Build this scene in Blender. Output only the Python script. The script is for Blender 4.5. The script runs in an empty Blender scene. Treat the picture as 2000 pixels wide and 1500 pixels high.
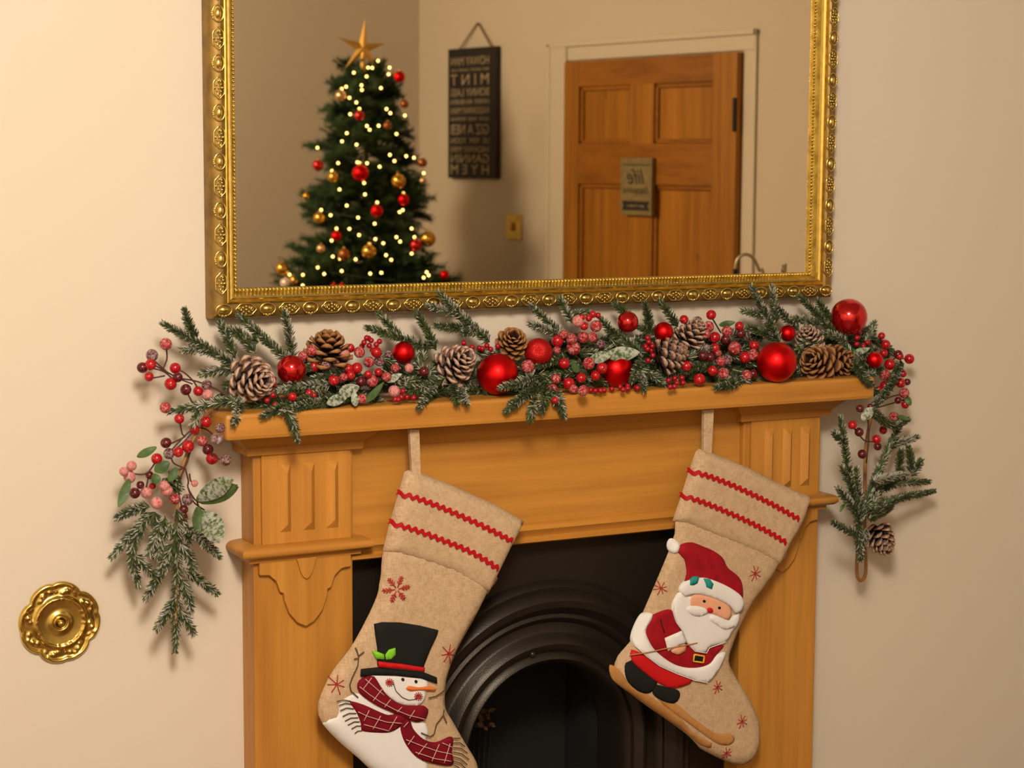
import bpy, bmesh, math, random
import numpy as np
from mathutils import Vector, Matrix, Quaternion
from mathutils.geometry import delaunay_2d_cdt

random.seed(7)
rng = np.random.default_rng(11)
scene = bpy.context.scene
COL = scene.collection

# ------------------------------------------------------------------ camera, world, light, exposure
CAM = Vector((-1.5498, -2.8547, 1.5499))
YAW, PITCH, ROLL, FPX = math.radians(27.5837), math.radians(6.652), math.radians(0.2903), 3797.29
FW = Vector((math.sin(YAW) * math.cos(PITCH), math.cos(YAW) * math.cos(PITCH), -math.sin(PITCH)))
_rt = Vector((math.cos(YAW), -math.sin(YAW), 0)); _up = _rt.cross(FW)
RT = math.cos(ROLL) * _rt + math.sin(ROLL) * _up
UP = -math.sin(ROLL) * _rt + math.cos(ROLL) * _up
cd = bpy.data.cameras.new('camera'); cam = bpy.data.objects.new('camera', cd); COL.objects.link(cam)
M = Matrix((RT, UP, -FW)).transposed().to_4x4(); M.translation = CAM
cam.matrix_world = M
cd.sensor_width = 36.0; cd.lens = FPX / 2000 * 36.0; cd.clip_start = 0.05
cd.dof.use_dof = True; cd.dof.focus_distance = 3.2; cd.dof.aperture_fstop = 6.3
scene.camera = cam

world = bpy.data.worlds.new('world'); scene.world = world; world.use_nodes = True
world.node_tree.nodes['Background'].inputs[0].default_value = (1.0, 0.82, 0.62, 1)
world.node_tree.nodes['Background'].inputs[1].default_value = 0.02

def point_light(name, loc, power, col, size):
    l = bpy.data.lights.new(name, 'POINT'); l.energy = power; l.color = col; l.shadow_soft_size = size
    o = bpy.data.objects.new(name, l); o.location = loc; COL.objects.link(o); return o
point_light('ceiling_lamp_light', (-1.12, -2.2, 2.42), 170, (1.0, 0.90, 0.78), 0.24)

vs = scene.view_settings
vs.view_transform = 'Standard'; vs.look = 'None'; vs.gamma = 1.0; vs.use_curve_mapping = False
vs.exposure = 0.0
scene.cycles.caustics_reflective = False; scene.cycles.caustics_refractive = False
scene.cycles.max_bounces = 10; scene.cycles.diffuse_bounces = 2

# ------------------------------------------------------------------ helpers: places
def ray(u, v): return FW + RT * ((u - 1000) / FPX) + UP * ((750 - v) / FPX)
def at(u, v, Y):                       # point of the plane y = Y seen at photo pixel (u, v)
    q = ray(u, v); return CAM + q * ((Y - CAM.y) / q.y)
def atz(u, v, Z):
    q = ray(u, v); return CAM + q * ((Z - CAM.z) / q.z)
MY = -0.014                            # mirror glass plane
def mirror_at(u, v, s):                # point met by the reflected line of sight, s metres from the camera (horizontally)
    q = ray(u, v); q = q / math.hypot(q.x, q.y); p = CAM + q * s
    return Vector((p.x, 2 * MY - p.y, p.z))

# ------------------------------------------------------------------ helpers: materials
MATS = {}
def newmat(name):
    m = bpy.data.materials.new(name); m.use_nodes = True
    nt = m.node_tree; b = nt.nodes['Principled BSDF']; MATS[name] = m
    return m, nt, b
def L(nt, a, b): nt.links.new(a, b)
def setp(b, col=None, rough=None, metal=None, spec=None, coat=None):
    if col is not None: b.inputs['Base Color'].default_value = (*col, 1)
    if rough is not None: b.inputs['Roughness'].default_value = rough
    if metal is not None: b.inputs['Metallic'].default_value = metal
    if spec is not None: b.inputs['Specular IOR Level'].default_value = spec
    if coat is not None: b.inputs['Coat Weight'].default_value = coat; b.inputs['Coat Roughness'].default_value = 0.08
def coords(nt, scale=(1, 1, 1), kind='Object'):
    tc = nt.nodes.new('ShaderNodeTexCoord'); mp = nt.nodes.new('ShaderNodeMapping')
    mp.inputs['Scale'].default_value = scale; L(nt, tc.outputs[kind], mp.inputs[0]); return mp.outputs[0]
def noise(nt, vec, scale, detail=3, rough=0.55):
    n = nt.nodes.new('ShaderNodeTexNoise'); n.inputs['Scale'].default_value = scale
    n.inputs['Detail'].default_value = detail; n.inputs['Roughness'].default_value = rough
    if vec is not None: L(nt, vec, n.inputs['Vector'])
    return n.outputs['Fac']
def ramp(nt, fac, stops):
    r = nt.nodes.new('ShaderNodeValToRGB'); els = r.color_ramp.elements
    while len(els) < len(stops): els.new(0.5)
    for e, (p, c) in zip(els, stops): e.position = p; e.color = (*c, 1) if len(c) == 3 else c
    L(nt, fac, r.inputs[0]); return r.outputs[0]
def mix(nt, fac, a, b, mode='MIX'):
    n = nt.nodes.new('ShaderNodeMix'); n.data_type = 'RGBA'; n.blend_type = mode
    for sock, val in ((n.inputs[0], fac), (n.inputs[6], a), (n.inputs[7], b)):
        if isinstance(val, (int, float)): sock.default_value = val
        elif isinstance(val, tuple): sock.default_value = (*val, 1)
        else: L(nt, val, sock)
    return n.outputs[2]
def bump(nt, b, h, strength, dist=0.002):
    n = nt.nodes.new('ShaderNodeBump'); n.inputs['Strength'].default_value = strength; n.inputs['Distance'].default_value = dist
    L(nt, h, n.inputs['Height']); L(nt, n.outputs[0], b.inputs['Normal'])
def math_node(nt, op, a, b=None):
    n = nt.nodes.new('ShaderNodeMath'); n.operation = op
    for i, v in enumerate((a, b)):
        if v is None: continue
        if isinstance(v, (int, float)): n.inputs[i].default_value = v
        else: L(nt, v, n.inputs[i])
    return n.outputs[0]

def plain(name, col, rough=0.6, metal=0.0, spec=0.5, coat=None, vary=0.0, scale=40, bumps=0.0):
    m, nt, b = newmat(name); setp(b, col, rough, metal, spec, coat)
    if vary or bumps:
        f = noise(nt, coords(nt), scale)
        if vary:
            lo = tuple(c * (1 - vary) for c in col); hi = tuple(min(1, c * (1 + vary)) for c in col)
            L(nt, ramp(nt, f, [(0.3, lo), (0.7, hi)]), b.inputs['Base Color'])
        if bumps: bump(nt, b, f, bumps)
    return m

def pine(name, axis, light=(0.67, 0.302, 0.050), dark=(0.26, 0.080, 0.008), off=0.0):
    m, nt, b = newmat(name); setp(b, rough=0.42, spec=0.4)
    sc = [34, 34, 34]; sc[axis] = 1.6
    v = coords(nt, tuple(sc)); v2 = coords(nt, tuple(3.2 if i != axis else 0.6 for i in range(3)))
    f = noise(nt, v, 1.0, 5, 0.62); g = noise(nt, v2, 1.3, 2)
    c = ramp(nt, f, [(0.28, dark), (0.5, tuple((a + d) / 2 * 1.05 for a, d in zip(light, dark))), (0.68, light)])
    c = mix(nt, 0.45, c, ramp(nt, g, [(0.3, tuple(0.72 * x for x in light)), (0.7, tuple(min(1, 1.12 * x) for x in light))]))
    vo = nt.nodes.new('ShaderNodeTexVoronoi'); s3 = [7, 7, 7]; s3[axis] = 4.2
    L(nt, coords(nt, tuple(s3)), vo.inputs['Vector']); vo.inputs['Scale'].default_value = 1.0
    k = ramp(nt, vo.outputs['Distance'], [(0.04, (1, 1, 1)), (0.085, (0, 0, 0))])
    c = mix(nt, math_node(nt, 'MULTIPLY', k, 0.8), c, (0.16, 0.05, 0.012))
    L(nt, c, b.inputs['Base Color']); bump(nt, b, f, 0.12, 0.001)
    return m

m, nt, b = newmat('wall_paint'); setp(b, (0.77, 0.66, 0.525), 0.75, spec=0.25)
bump(nt, b, noise(nt, coords(nt), 220, 3), 0.06, 0.001)
plain('ceiling_paint', (0.50, 0.45, 0.38), 0.9)
plain('trim_paint', (0.78, 0.68, 0.54), 0.5)
pine('floor_boards', 1, (0.16, 0.08, 0.035), (0.09, 0.04, 0.015))
pine('pine_x', 0); pine('pine_z', 2)
pine('door_pine', 2, (0.54, 0.215, 0.018), (0.14, 0.036, 0.002))
pine('door_pine_rail', 1, (0.44, 0.16, 0.012), (0.12, 0.03, 0.002))
m, nt, b = newmat('cast_iron'); setp(b, (0.034, 0.026, 0.018), 0.36, 0.5, 0.5)
bump(nt, b, noise(nt, coords(nt), 420, 4), 0.35, 0.001)
plain('soot', (0.006, 0.005, 0.004), 0.9, vary=0.4, scale=15)
m, nt, b = newmat('gilt'); setp(b, (0.62, 0.44, 0.09), 0.3, 0.9)
f = noise(nt, coords(nt), 60, 4)
L(nt, ramp(nt, f, [(0.3, (0.36, 0.24, 0.04)), (0.65, (0.70, 0.52, 0.12))]), b.inputs['Base Color']); bump(nt, b, f, 0.05)
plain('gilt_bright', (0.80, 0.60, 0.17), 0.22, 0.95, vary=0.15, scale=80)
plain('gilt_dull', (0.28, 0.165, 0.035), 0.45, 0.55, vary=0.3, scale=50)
plain('brass', (0.74, 0.53, 0.14), 0.22, 1.0, vary=0.18, scale=60)
plain('brass_dark', (0.30, 0.17, 0.05), 0.4, 0.9)
m, nt, b = newmat('mirror_glass'); setp(b, (0.71, 0.61, 0.44), 0.0, 1.0)
# fabric
m, nt, b = newmat('burlap'); setp(b, rough=0.9, spec=0.1)
v = coords(nt)
wv = math_node(nt, 'ADD', noise(nt, coords(nt, (900, 60, 120)), 1.0, 1), noise(nt, coords(nt, (120, 60, 900)), 1.0, 1)); f = noise(nt, v, 70, 4)
c = ramp(nt, f, [(0.3, (0.52, 0.345, 0.19)), (0.7, (0.66, 0.46, 0.28))])
c = mix(nt, 0.32, c, ramp(nt, math_node(nt, 'MULTIPLY', wv, 0.5), [(0.38, (0.36, 0.22, 0.11)), (0.62, (0.80, 0.60, 0.40))]))
L(nt, c, b.inputs['Base Color']); bump(nt, b, wv, 0.35, 0.0010)
plain('felt_white', (0.86, 0.83, 0.80), 0.85, spec=0.15, bumps=0.15, scale=500)
plain('felt_black', (0.012, 0.012, 0.011), 0.8, spec=0.2, bumps=0.2, scale=500)
plain('felt_red', (0.34, 0.006, 0.012), 0.75, spec=0.2, vary=0.2, scale=60)
plain('felt_bright_red', (0.60, 0.008, 0.010), 0.6, spec=0.3)
plain('felt_maroon', (0.20, 0.004, 0.014), 0.75, spec=0.2, vary=0.2)
plain('felt_tan', (0.50, 0.235, 0.07), 0.8, spec=0.2, vary=0.12)
plain('felt_skin', (0.86, 0.42, 0.25), 0.8, spec=0.2)
plain('felt_lime', (0.22, 0.62, 0.02), 0.7); plain('felt_teal', (0.01, 0.28, 0.25), 0.7)
plain('felt_orange', (0.80, 0.20, 0.04), 0.6); plain('felt_yellow', (0.85, 0.50, 0.02), 0.5)
plain('thread_brown', (0.10, 0.05, 0.02), 0.8); plain('thread_red', (0.45, 0.02, 0.015), 0.7)
plain('thread_pink', (0.72, 0.42, 0.36), 0.8); plain('thread_white', (0.85, 0.80, 0.74), 0.8)
plain('ric_rac', (0.48, 0.004, 0.010), 0.65, spec=0.25)
# garland
m, nt, b = newmat('needles'); setp(b, rough=0.6, spec=0.3)
at_ = nt.nodes.new('ShaderNodeAttribute'); at_.attribute_name = 'frost'
f = noise(nt, coords(nt), 90, 2)
g = ramp(nt, f, [(0.3, (0.009, 0.026, 0.004)), (0.7, (0.070, 0.105, 0.013))])
L(nt, mix(nt, at_.outputs['Fac'], g, (0.60, 0.56, 0.46)), b.inputs['Base Color'])
plain('twig', (0.10, 0.05, 0.02), 0.8, vary=0.3); plain('wrapped_stem', (0.34, 0.15, 0.035), 0.6, vary=0.3)
plain('stalk', (0.075, 0.022, 0.014), 0.6)
def berry(name, col, frost, amount, rough=0.22):
    m, nt, b = newmat(name); setp(b, rough=rough, spec=0.5)
    oi = nt.nodes.new('ShaderNodeObjectInfo'); tc = nt.nodes.new('ShaderNodeTexCoord')
    ml = nt.nodes.new('ShaderNodeVectorMath'); ml.operation = 'SCALE'; ml.inputs[3].default_value = 90.0; L(nt, oi.outputs['Location'], ml.inputs[0])
    ad = nt.nodes.new('ShaderNodeVectorMath'); ad.operation = 'ADD'
    L(nt, tc.outputs['Object'], ad.inputs[0]); L(nt, ml.outputs[0], ad.inputs[1])
    f = noise(nt, ad.outputs[0], 2.6, 4, 0.7)
    k = ramp(nt, f, [(max(0.0, 0.62 - amount * 0.4), (0, 0, 0)), (0.78 - amount * 0.3, (1, 1, 1))])
    L(nt, mix(nt, k, col, frost), b.inputs['Base Color'])
    L(nt, math_node(nt, 'ADD', math_node(nt, 'MULTIPLY', k, 0.55), rough), b.inputs['Roughness'])
    if amount > 0.3: bump(nt, b, f, 0.4, 0.15)
berry('berry_red', (0.44, 0.004, 0.008), (0.70, 0.24, 0.22), 0.12)
berry('berry_frosted', (0.44, 0.005, 0.010), (0.76, 0.42, 0.39), 0.38)
berry('berry_pink', (0.64, 0.035, 0.045), (0.80, 0.40, 0.36), 0.72)
berry('berry_dark', (0.10, 0.006, 0.008), (0.35, 0.16, 0.15), 0.15)
berry('berry_dark_frosted', (0.11, 0.008, 0.014), (0.58, 0.46, 0.44), 0.42)
plain('bead_red', (0.36, 0.003, 0.010), 0.3)
m, nt, b = newmat('bauble_matte'); setp(b, (0.74, 0.003, 0.004), 0.36, 0.85, 0.5)
m, nt, b = newmat('bauble_gloss'); setp(b, (0.62, 0.006, 0.008), 0.12, 0.75, 0.5, 0.6)
m, nt, b = newmat('bauble_glitter'); setp(b, (0.60, 0.010, 0.010), 0.35, 0.6)
vo = nt.nodes.new('ShaderNodeTexVoronoi'); vo.inputs['Scale'].default_value = 16; L(nt, coords(nt), vo.inputs['Vector'])
bump(nt, b, vo.outputs['Distance'], 0.35, 0.004)
plain('bauble_gold', (0.72, 0.42, 0.08), 0.2, 0.9); plain('bauble_champagne', (0.80, 0.55, 0.30), 0.25, 0.85)
plain('bauble_copper', (0.36, 0.12, 0.03), 0.35, 0.7); plain('bauble_pearl', (0.85, 0.68, 0.62), 0.25, 0.3)
plain('cap_gold', (0.7, 0.45, 0.12), 0.3, 0.9)
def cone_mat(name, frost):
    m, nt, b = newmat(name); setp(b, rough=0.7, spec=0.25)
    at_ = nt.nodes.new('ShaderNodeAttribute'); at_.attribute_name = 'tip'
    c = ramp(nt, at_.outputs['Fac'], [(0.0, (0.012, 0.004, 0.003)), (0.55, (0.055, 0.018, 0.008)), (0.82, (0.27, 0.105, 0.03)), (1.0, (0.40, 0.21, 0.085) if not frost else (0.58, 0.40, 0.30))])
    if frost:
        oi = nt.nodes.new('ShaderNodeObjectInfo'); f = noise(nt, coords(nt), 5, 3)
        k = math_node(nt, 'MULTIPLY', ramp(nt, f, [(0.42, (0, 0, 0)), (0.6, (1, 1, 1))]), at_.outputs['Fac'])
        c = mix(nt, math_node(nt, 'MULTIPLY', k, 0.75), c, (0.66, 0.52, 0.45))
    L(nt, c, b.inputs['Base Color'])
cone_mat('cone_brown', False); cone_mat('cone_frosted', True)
def leaf_mat(name, amount):
    m, nt, b = newmat(name); setp(b, rough=0.5, spec=0.4)
    f = noise(nt, coords(nt), 150, 4, 0.7)
    k = ramp(nt, f, [(0.68 - amount * 0.4, (0, 0, 0)), (0.8 - amount * 0.35, (1, 1, 1))])
    g = ramp(nt, noise(nt, coords(nt), 40, 2), [(0.3, (0.030, 0.070, 0.015)), (0.7, (0.10, 0.17, 0.045))])
    L(nt, mix(nt, math_node(nt, 'MULTIPLY', k, 0.85), g, (0.56, 0.56, 0.48)), b.inputs['Base Color'])
leaf_mat('leaf_green', 0.1); leaf_mat('leaf_frosted', 0.7)
plain('tree_needles', (0.034, 0.072, 0.022), 0.7, vary=0.75, scale=3.0)
plain('star_gold', (0.80, 0.48, 0.12), 0.35, 0.8)
m, nt, b = newmat('fairy_bulb'); setp(b, (1, 0.85, 0.5)); b.inputs['Emission Color'].default_value = (1.0, 0.66, 0.22, 1); b.inputs['Emission Strength'].default_value = 9
plain('wire_green', (0.01, 0.03, 0.01), 0.6)
plain('sign_black', (0.016, 0.012, 0.010), 0.6, vary=0.2); plain('sign_letter', (0.46, 0.36, 0.22), 0.7, vary=0.3, scale=90)
plain('sign_olive', (0.26, 0.19, 0.075), 0.7, vary=0.2); plain('iron_dark', (0.03, 0.025, 0.02), 0.5, 0.6)
plain('rope', (0.20, 0.09, 0.03), 0.9); plain('steel', (0.45, 0.40, 0.30), 0.35, 0.9)
plain('dry_leaf', (0.16, 0.085, 0.035), 0.8, vary=0.4)

# ------------------------------------------------------------------ helpers: objects
def tag(o, label=None, cat=None, group=None, kind=None):
    if label: o['label'] = label
    if cat: o['category'] = cat
    if group: o['group'] = group
    if kind: o['kind'] = kind
    return o
def empty(name, loc, label=None, cat=None, group=None, kind=None):
    o = bpy.data.objects.new(name, None); COL.objects.link(o); o.location = loc; o.empty_display_size = 0.02
    return tag(o, label, cat, group, kind)
def adopt(o, parent):
    if parent is not None:
        o.parent = parent
        o.matrix_parent_inverse = world_matrix(parent).inverted()
    return o
def world_matrix(o):
    m = Matrix.LocRotScale(o.location, o.rotation_euler, o.scale)
    return world_matrix(o.parent) @ o.matrix_parent_inverse @ m if o.parent else m
def link_mesh(name, me, parent=None):
    o = bpy.data.objects.new(name, me); COL.objects.link(o); return adopt(o, parent)
def mesh(name, verts, faces, mats, parent=None, smooth=False, fmat=None, autosmooth=None):
    me = bpy.data.meshes.new(name)
    me.from_pydata([tuple(v) for v in verts], [], [tuple(f) for f in faces]); me.update()
    for mm in (mats if isinstance(mats, (list, tuple)) else [mats]): me.materials.append(MATS[mm])
    if fmat is not None: me.polygons.foreach_set('material_index', fmat)
    if smooth: me.polygons.foreach_set('use_smooth', [True] * len(me.polygons))
    if autosmooth:
        me.polygons.foreach_set('use_smooth', [True] * len(me.polygons)); me.set_sharp_from_angle(angle=math.radians(autosmooth))
    return link_mesh(name, me, parent)

class MB:                                                   # collects shapes for ONE mesh
    def __init__(s): s.v = []; s.f = []
    def add(s, vs_, fs): n = len(s.v); s.v += [Vector(p) for p in vs_]; s.f += [tuple(i + n for i in f) for f in fs]; return s
    def box(s, x0, x1, y0, y1, z0, z1, T=None):
        vs_ = [Vector((x, y, z)) for z in (z0, z1) for y in (y0, y1) for x in (x0, x1)]
        if T: vs_ = [T(p) for p in vs_]
        return s.add(vs_, [(0, 2, 3, 1), (4, 5, 7, 6), (0, 1, 5, 4), (2, 6, 7, 3), (0, 4, 6, 2), (1, 3, 7, 5)])
    def frustum(s, b0, b1, z0, z1):                          # b = (x0,x1,y0,y1) at z0 and at z1
        vs_ = [(x, y, z) for bb, z in ((b0, z0), (b1, z1)) for y in bb[2:] for x in bb[:2]]
        return s.add(vs_, [(0, 2, 3, 1), (4, 5, 7, 6), (0, 1, 5, 4), (2, 6, 7, 3), (0, 4, 6, 2), (1, 3, 7, 5)])
    def tube(s, pts, rad, n=8, caps=True, closed=False):
        pts = [Vector(p) for p in pts]; k = len(pts)
        rads = rad if isinstance(rad, (list, tuple)) else [rad] * k
        base = len(s.v); prev = None
        for i, p in enumerate(pts):
            if closed: t = (pts[(i + 1) % k] - pts[i - 1])
            else: t = pts[min(i + 1, k - 1)] - pts[max(i - 1, 0)]
            t = t.normalized() if t.length > 1e-9 else Vector((0, 0, 1))
            if prev is None:
                a = Vector((0, 0, 1)) if abs(t.z) < 0.9 else Vector((1, 0, 0)); nx = t.cross(a).normalized()
            else:
                nx = prev - t * prev.dot(t); nx = nx.normalized() if nx.length > 1e-6 else t.orthogonal().normalized()
            prev = nx; ny = t.cross(nx)
            for j in range(n):
                a = 2 * math.pi * j / n; s.v.append(p + (nx * math.cos(a) + ny * math.sin(a)) * rads[i])
        for i in range(k if closed else k - 1):
            i2 = (i + 1) % k
            for j in range(n):
                j2 = (j + 1) % n; s.f.append((base + i * n + j, base + i * n + j2, base + i2 * n + j2, base + i2 * n + j))
        if caps and not closed:
            s.f.append(tuple(base + j for j in range(n))[::-1]); s.f.append(tuple(base + (k - 1) * n + j for j in range(n)))
        return s
    def ball(s, c, r, seg=12, ring=8, sc=(1, 1, 1)):
        base = len(s.v); c = Vector(c)
        s.v.append(c + Vector((0, 0, r * sc[2])))
        for i in range(1, ring):
            th = math.pi * i / ring
            for j in range(seg):
                ph = 2 * math.pi * j / seg
                s.v.append(c + Vector((r * sc[0] * math.sin(th) * math.cos(ph), r * sc[1] * math.sin(th) * math.sin(ph), r * sc[2] * math.cos(th))))
        s.v.append(c - Vector((0, 0, r * sc[2]))); last = len(s.v) - 1
        for j in range(seg):
            j2 = (j + 1) % seg; s.f.append((base, base + 1 + j, base + 1 + j2))
            e = base + 1 + (ring - 2) * seg; s.f.append((last, e + j2, e + j))
            for i in range(ring - 2):
                a = base + 1 + i * seg; s.f.append((a + j, a + seg + j, a + seg + j2, a + j2))
        return s
    def prism(s, pts, y0, y1):                               # outline of (x, z) pairs, extruded along y
        n = len(pts)
        vs_ = [(x, y0, z) for x, z in pts] + [(x, y1, z) for x, z in pts]
        area = sum(pts[i][0] * pts[(i + 1) % n][1] - pts[(i + 1) % n][0] * pts[i][1] for i in range(n))
        fs = [(i, (i + 1) % n, n + (i + 1) % n, n + i) for i in range(n)] + [tuple(range(n))[::-1], tuple(range(n, 2 * n))]
        return s.add(vs_, fs)
    def build(s, name, mat, parent=None, smooth=False, auto=None, bevel=0.0, fix=True):
        o = mesh(name, s.v, s.f, mat, parent)
        if fix:
            bm = bmesh.new(); bm.from_mesh(o.data); bmesh.ops.recalc_face_normals(bm, faces=bm.faces)
            if bevel: bmesh.ops.bevel(bm, geom=[e for e in bm.edges if e.calc_face_angle(0) > 0.6], offset=bevel, segments=2, affect='EDGES', profile=0.6)
            bm.to_mesh(o.data); bm.free()
        if smooth: o.data.polygons.foreach_set('use_smooth', [True] * len(o.data.polygons))
        if auto:
            o.data.polygons.foreach_set('use_smooth', [True] * len(o.data.polygons)); o.data.set_sharp_from_angle(angle=math.radians(auto))
        return o
def bez(pts, n=24):                                         # Catmull-Rom through points
    P = [Vector(p) for p in pts]; out = []
    P = [P[0] * 2 - P[1]] + P + [P[-1] * 2 - P[-2]]
    segs = len(P) - 3
    for i in range(segs):
        k = max(2, n // segs)
        for j in range(k):
            t = j / k; a, b_, c, d = P[i:i + 4]
            out.append(0.5 * ((2 * b_) + (c - a) * t + (2 * a - 5 * b_ + 4 * c - d) * t * t + (3 * b_ - a - 3 * c + d) * t ** 3))
    out.append(P[-2]); return out

# ------------------------------------------------------------------ the room
CEIL = 2.62
WP = Vector((1.6127, -3.2094, 0)); WD = Vector((-0.15299, -0.98823, 0)); WN = Vector((-0.98823, 0.15299, 0))
def W(t, o, z): return WP + WD * t + WN * o + Vector((0, 0, z))       # on the right-hand wall: t along, o off the wall
CORNER = W(0.604, 0, 0); FRONT_R = Vector((WP.x + 0.15299 / 0.98823 * 3.2094, 0, 0))
BACK_L = CORNER + WN * 4.35
LEFT_X = BACK_L.x
def wallq(name, a, b_, mat='wall_paint'):
    d = (b_ - a).normalized(); n = Vector((-d.y, d.x, 0)) * 0.1
    mb = MB(); q = [a, b_, b_ + n, a + n]
    mb.add([p + Vector((0, 0, z)) for z in (0, CEIL) for p in q], [(0, 1, 2, 3), (7, 6, 5, 4), (0, 4, 5, 1), (1, 5, 6, 2), (2, 6, 7, 3), (3, 7, 4, 0)])
    return tag(mb.build(name, mat), kind='structure')
HX, SX, LEGD = 0.37, 0.536, 0.0544
wf = MB().box(LEFT_X - 0.1, -HX, 0, 0.1, 0, CEIL).box(HX, FRONT_R.x + 0.1, 0, 0.1, 0, CEIL).box(-HX, HX, 0, 0.1, 0.95, CEIL)
wf.build('wall_front', 'wall_paint'); tag(bpy.data.objects['wall_front'], kind='structure')
wallq('wall_right', CORNER, FRONT_R) if False else None
def slab(name, pts, z0, z1, mat):
    n = len(pts); mb = MB()
    mb.add([(p.x, p.y, z) for z in (z0, z1) for p in pts], [tuple(range(n))[::-1], tuple(range(n, 2 * n))] + [(i, (i + 1) % n, n + (i + 1) % n, n + i) for i in range(n)])
    return tag(mb.build(name, mat), kind='structure')
e1 = WN * -0.1
slab('wall_right', [FRONT_R, FRONT_R + e1, CORNER + e1, CORNER], 0, CEIL, 'wall_paint')
e2 = WD * 0.1
slab('wall_back', [CORNER + e1, CORNER + e1 + e2, BACK_L + e2, BACK_L], 0, CEIL, 'wall_paint')
slab('wall_left', [BACK_L, BACK_L + Vector((-0.1, 0, 0)), Vector((LEFT_X - 0.1, 0, 0)), Vector((LEFT_X, 0, 0))], 0, CEIL, 'wall_paint')
outer = [FRONT_R + e1 + Vector((0, 0.3, 0)), CORNER + e1 + e2, BACK_L + e2 + Vector((-0.1, 0, 0)), Vector((LEFT_X - 0.1, 0.3, 0))]
slab('floor', outer, -0.08, 0.0, 'floor_boards'); slab('ceiling', outer, CEIL, CEIL + 0.08, 'ceiling_paint')

# ------------------------------------------------------------------ fireplace surround (pine)
ZS1, ZS0, SD, SH = 1.1677, 1.1282, 0.1236, 0.6017
ZA = 0.9321                                                   # lower edge of the necking moulding
sur = empty('fireplace_surround', (0, -0.03, 0), 'carved honey pine fireplace surround with ridged pilasters and mantel shelf', 'fireplace surround')
MB().box(-SH, SH, -SD, 0, ZS0, ZS1).build('mantel_shelf', 'pine_x', sur, bevel=0.006)
MB().box(-HX - 0.01, HX + 0.01, -0.044, 0, 0.93, ZS0).build('frieze', 'pine_x', sur)
mb = MB(); mb.frustum((-HX, HX, -0.048, 0), (-HX, HX, -0.068, 0), 1.092, ZS0); mb.build('cove', 'pine_x', sur)
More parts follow.
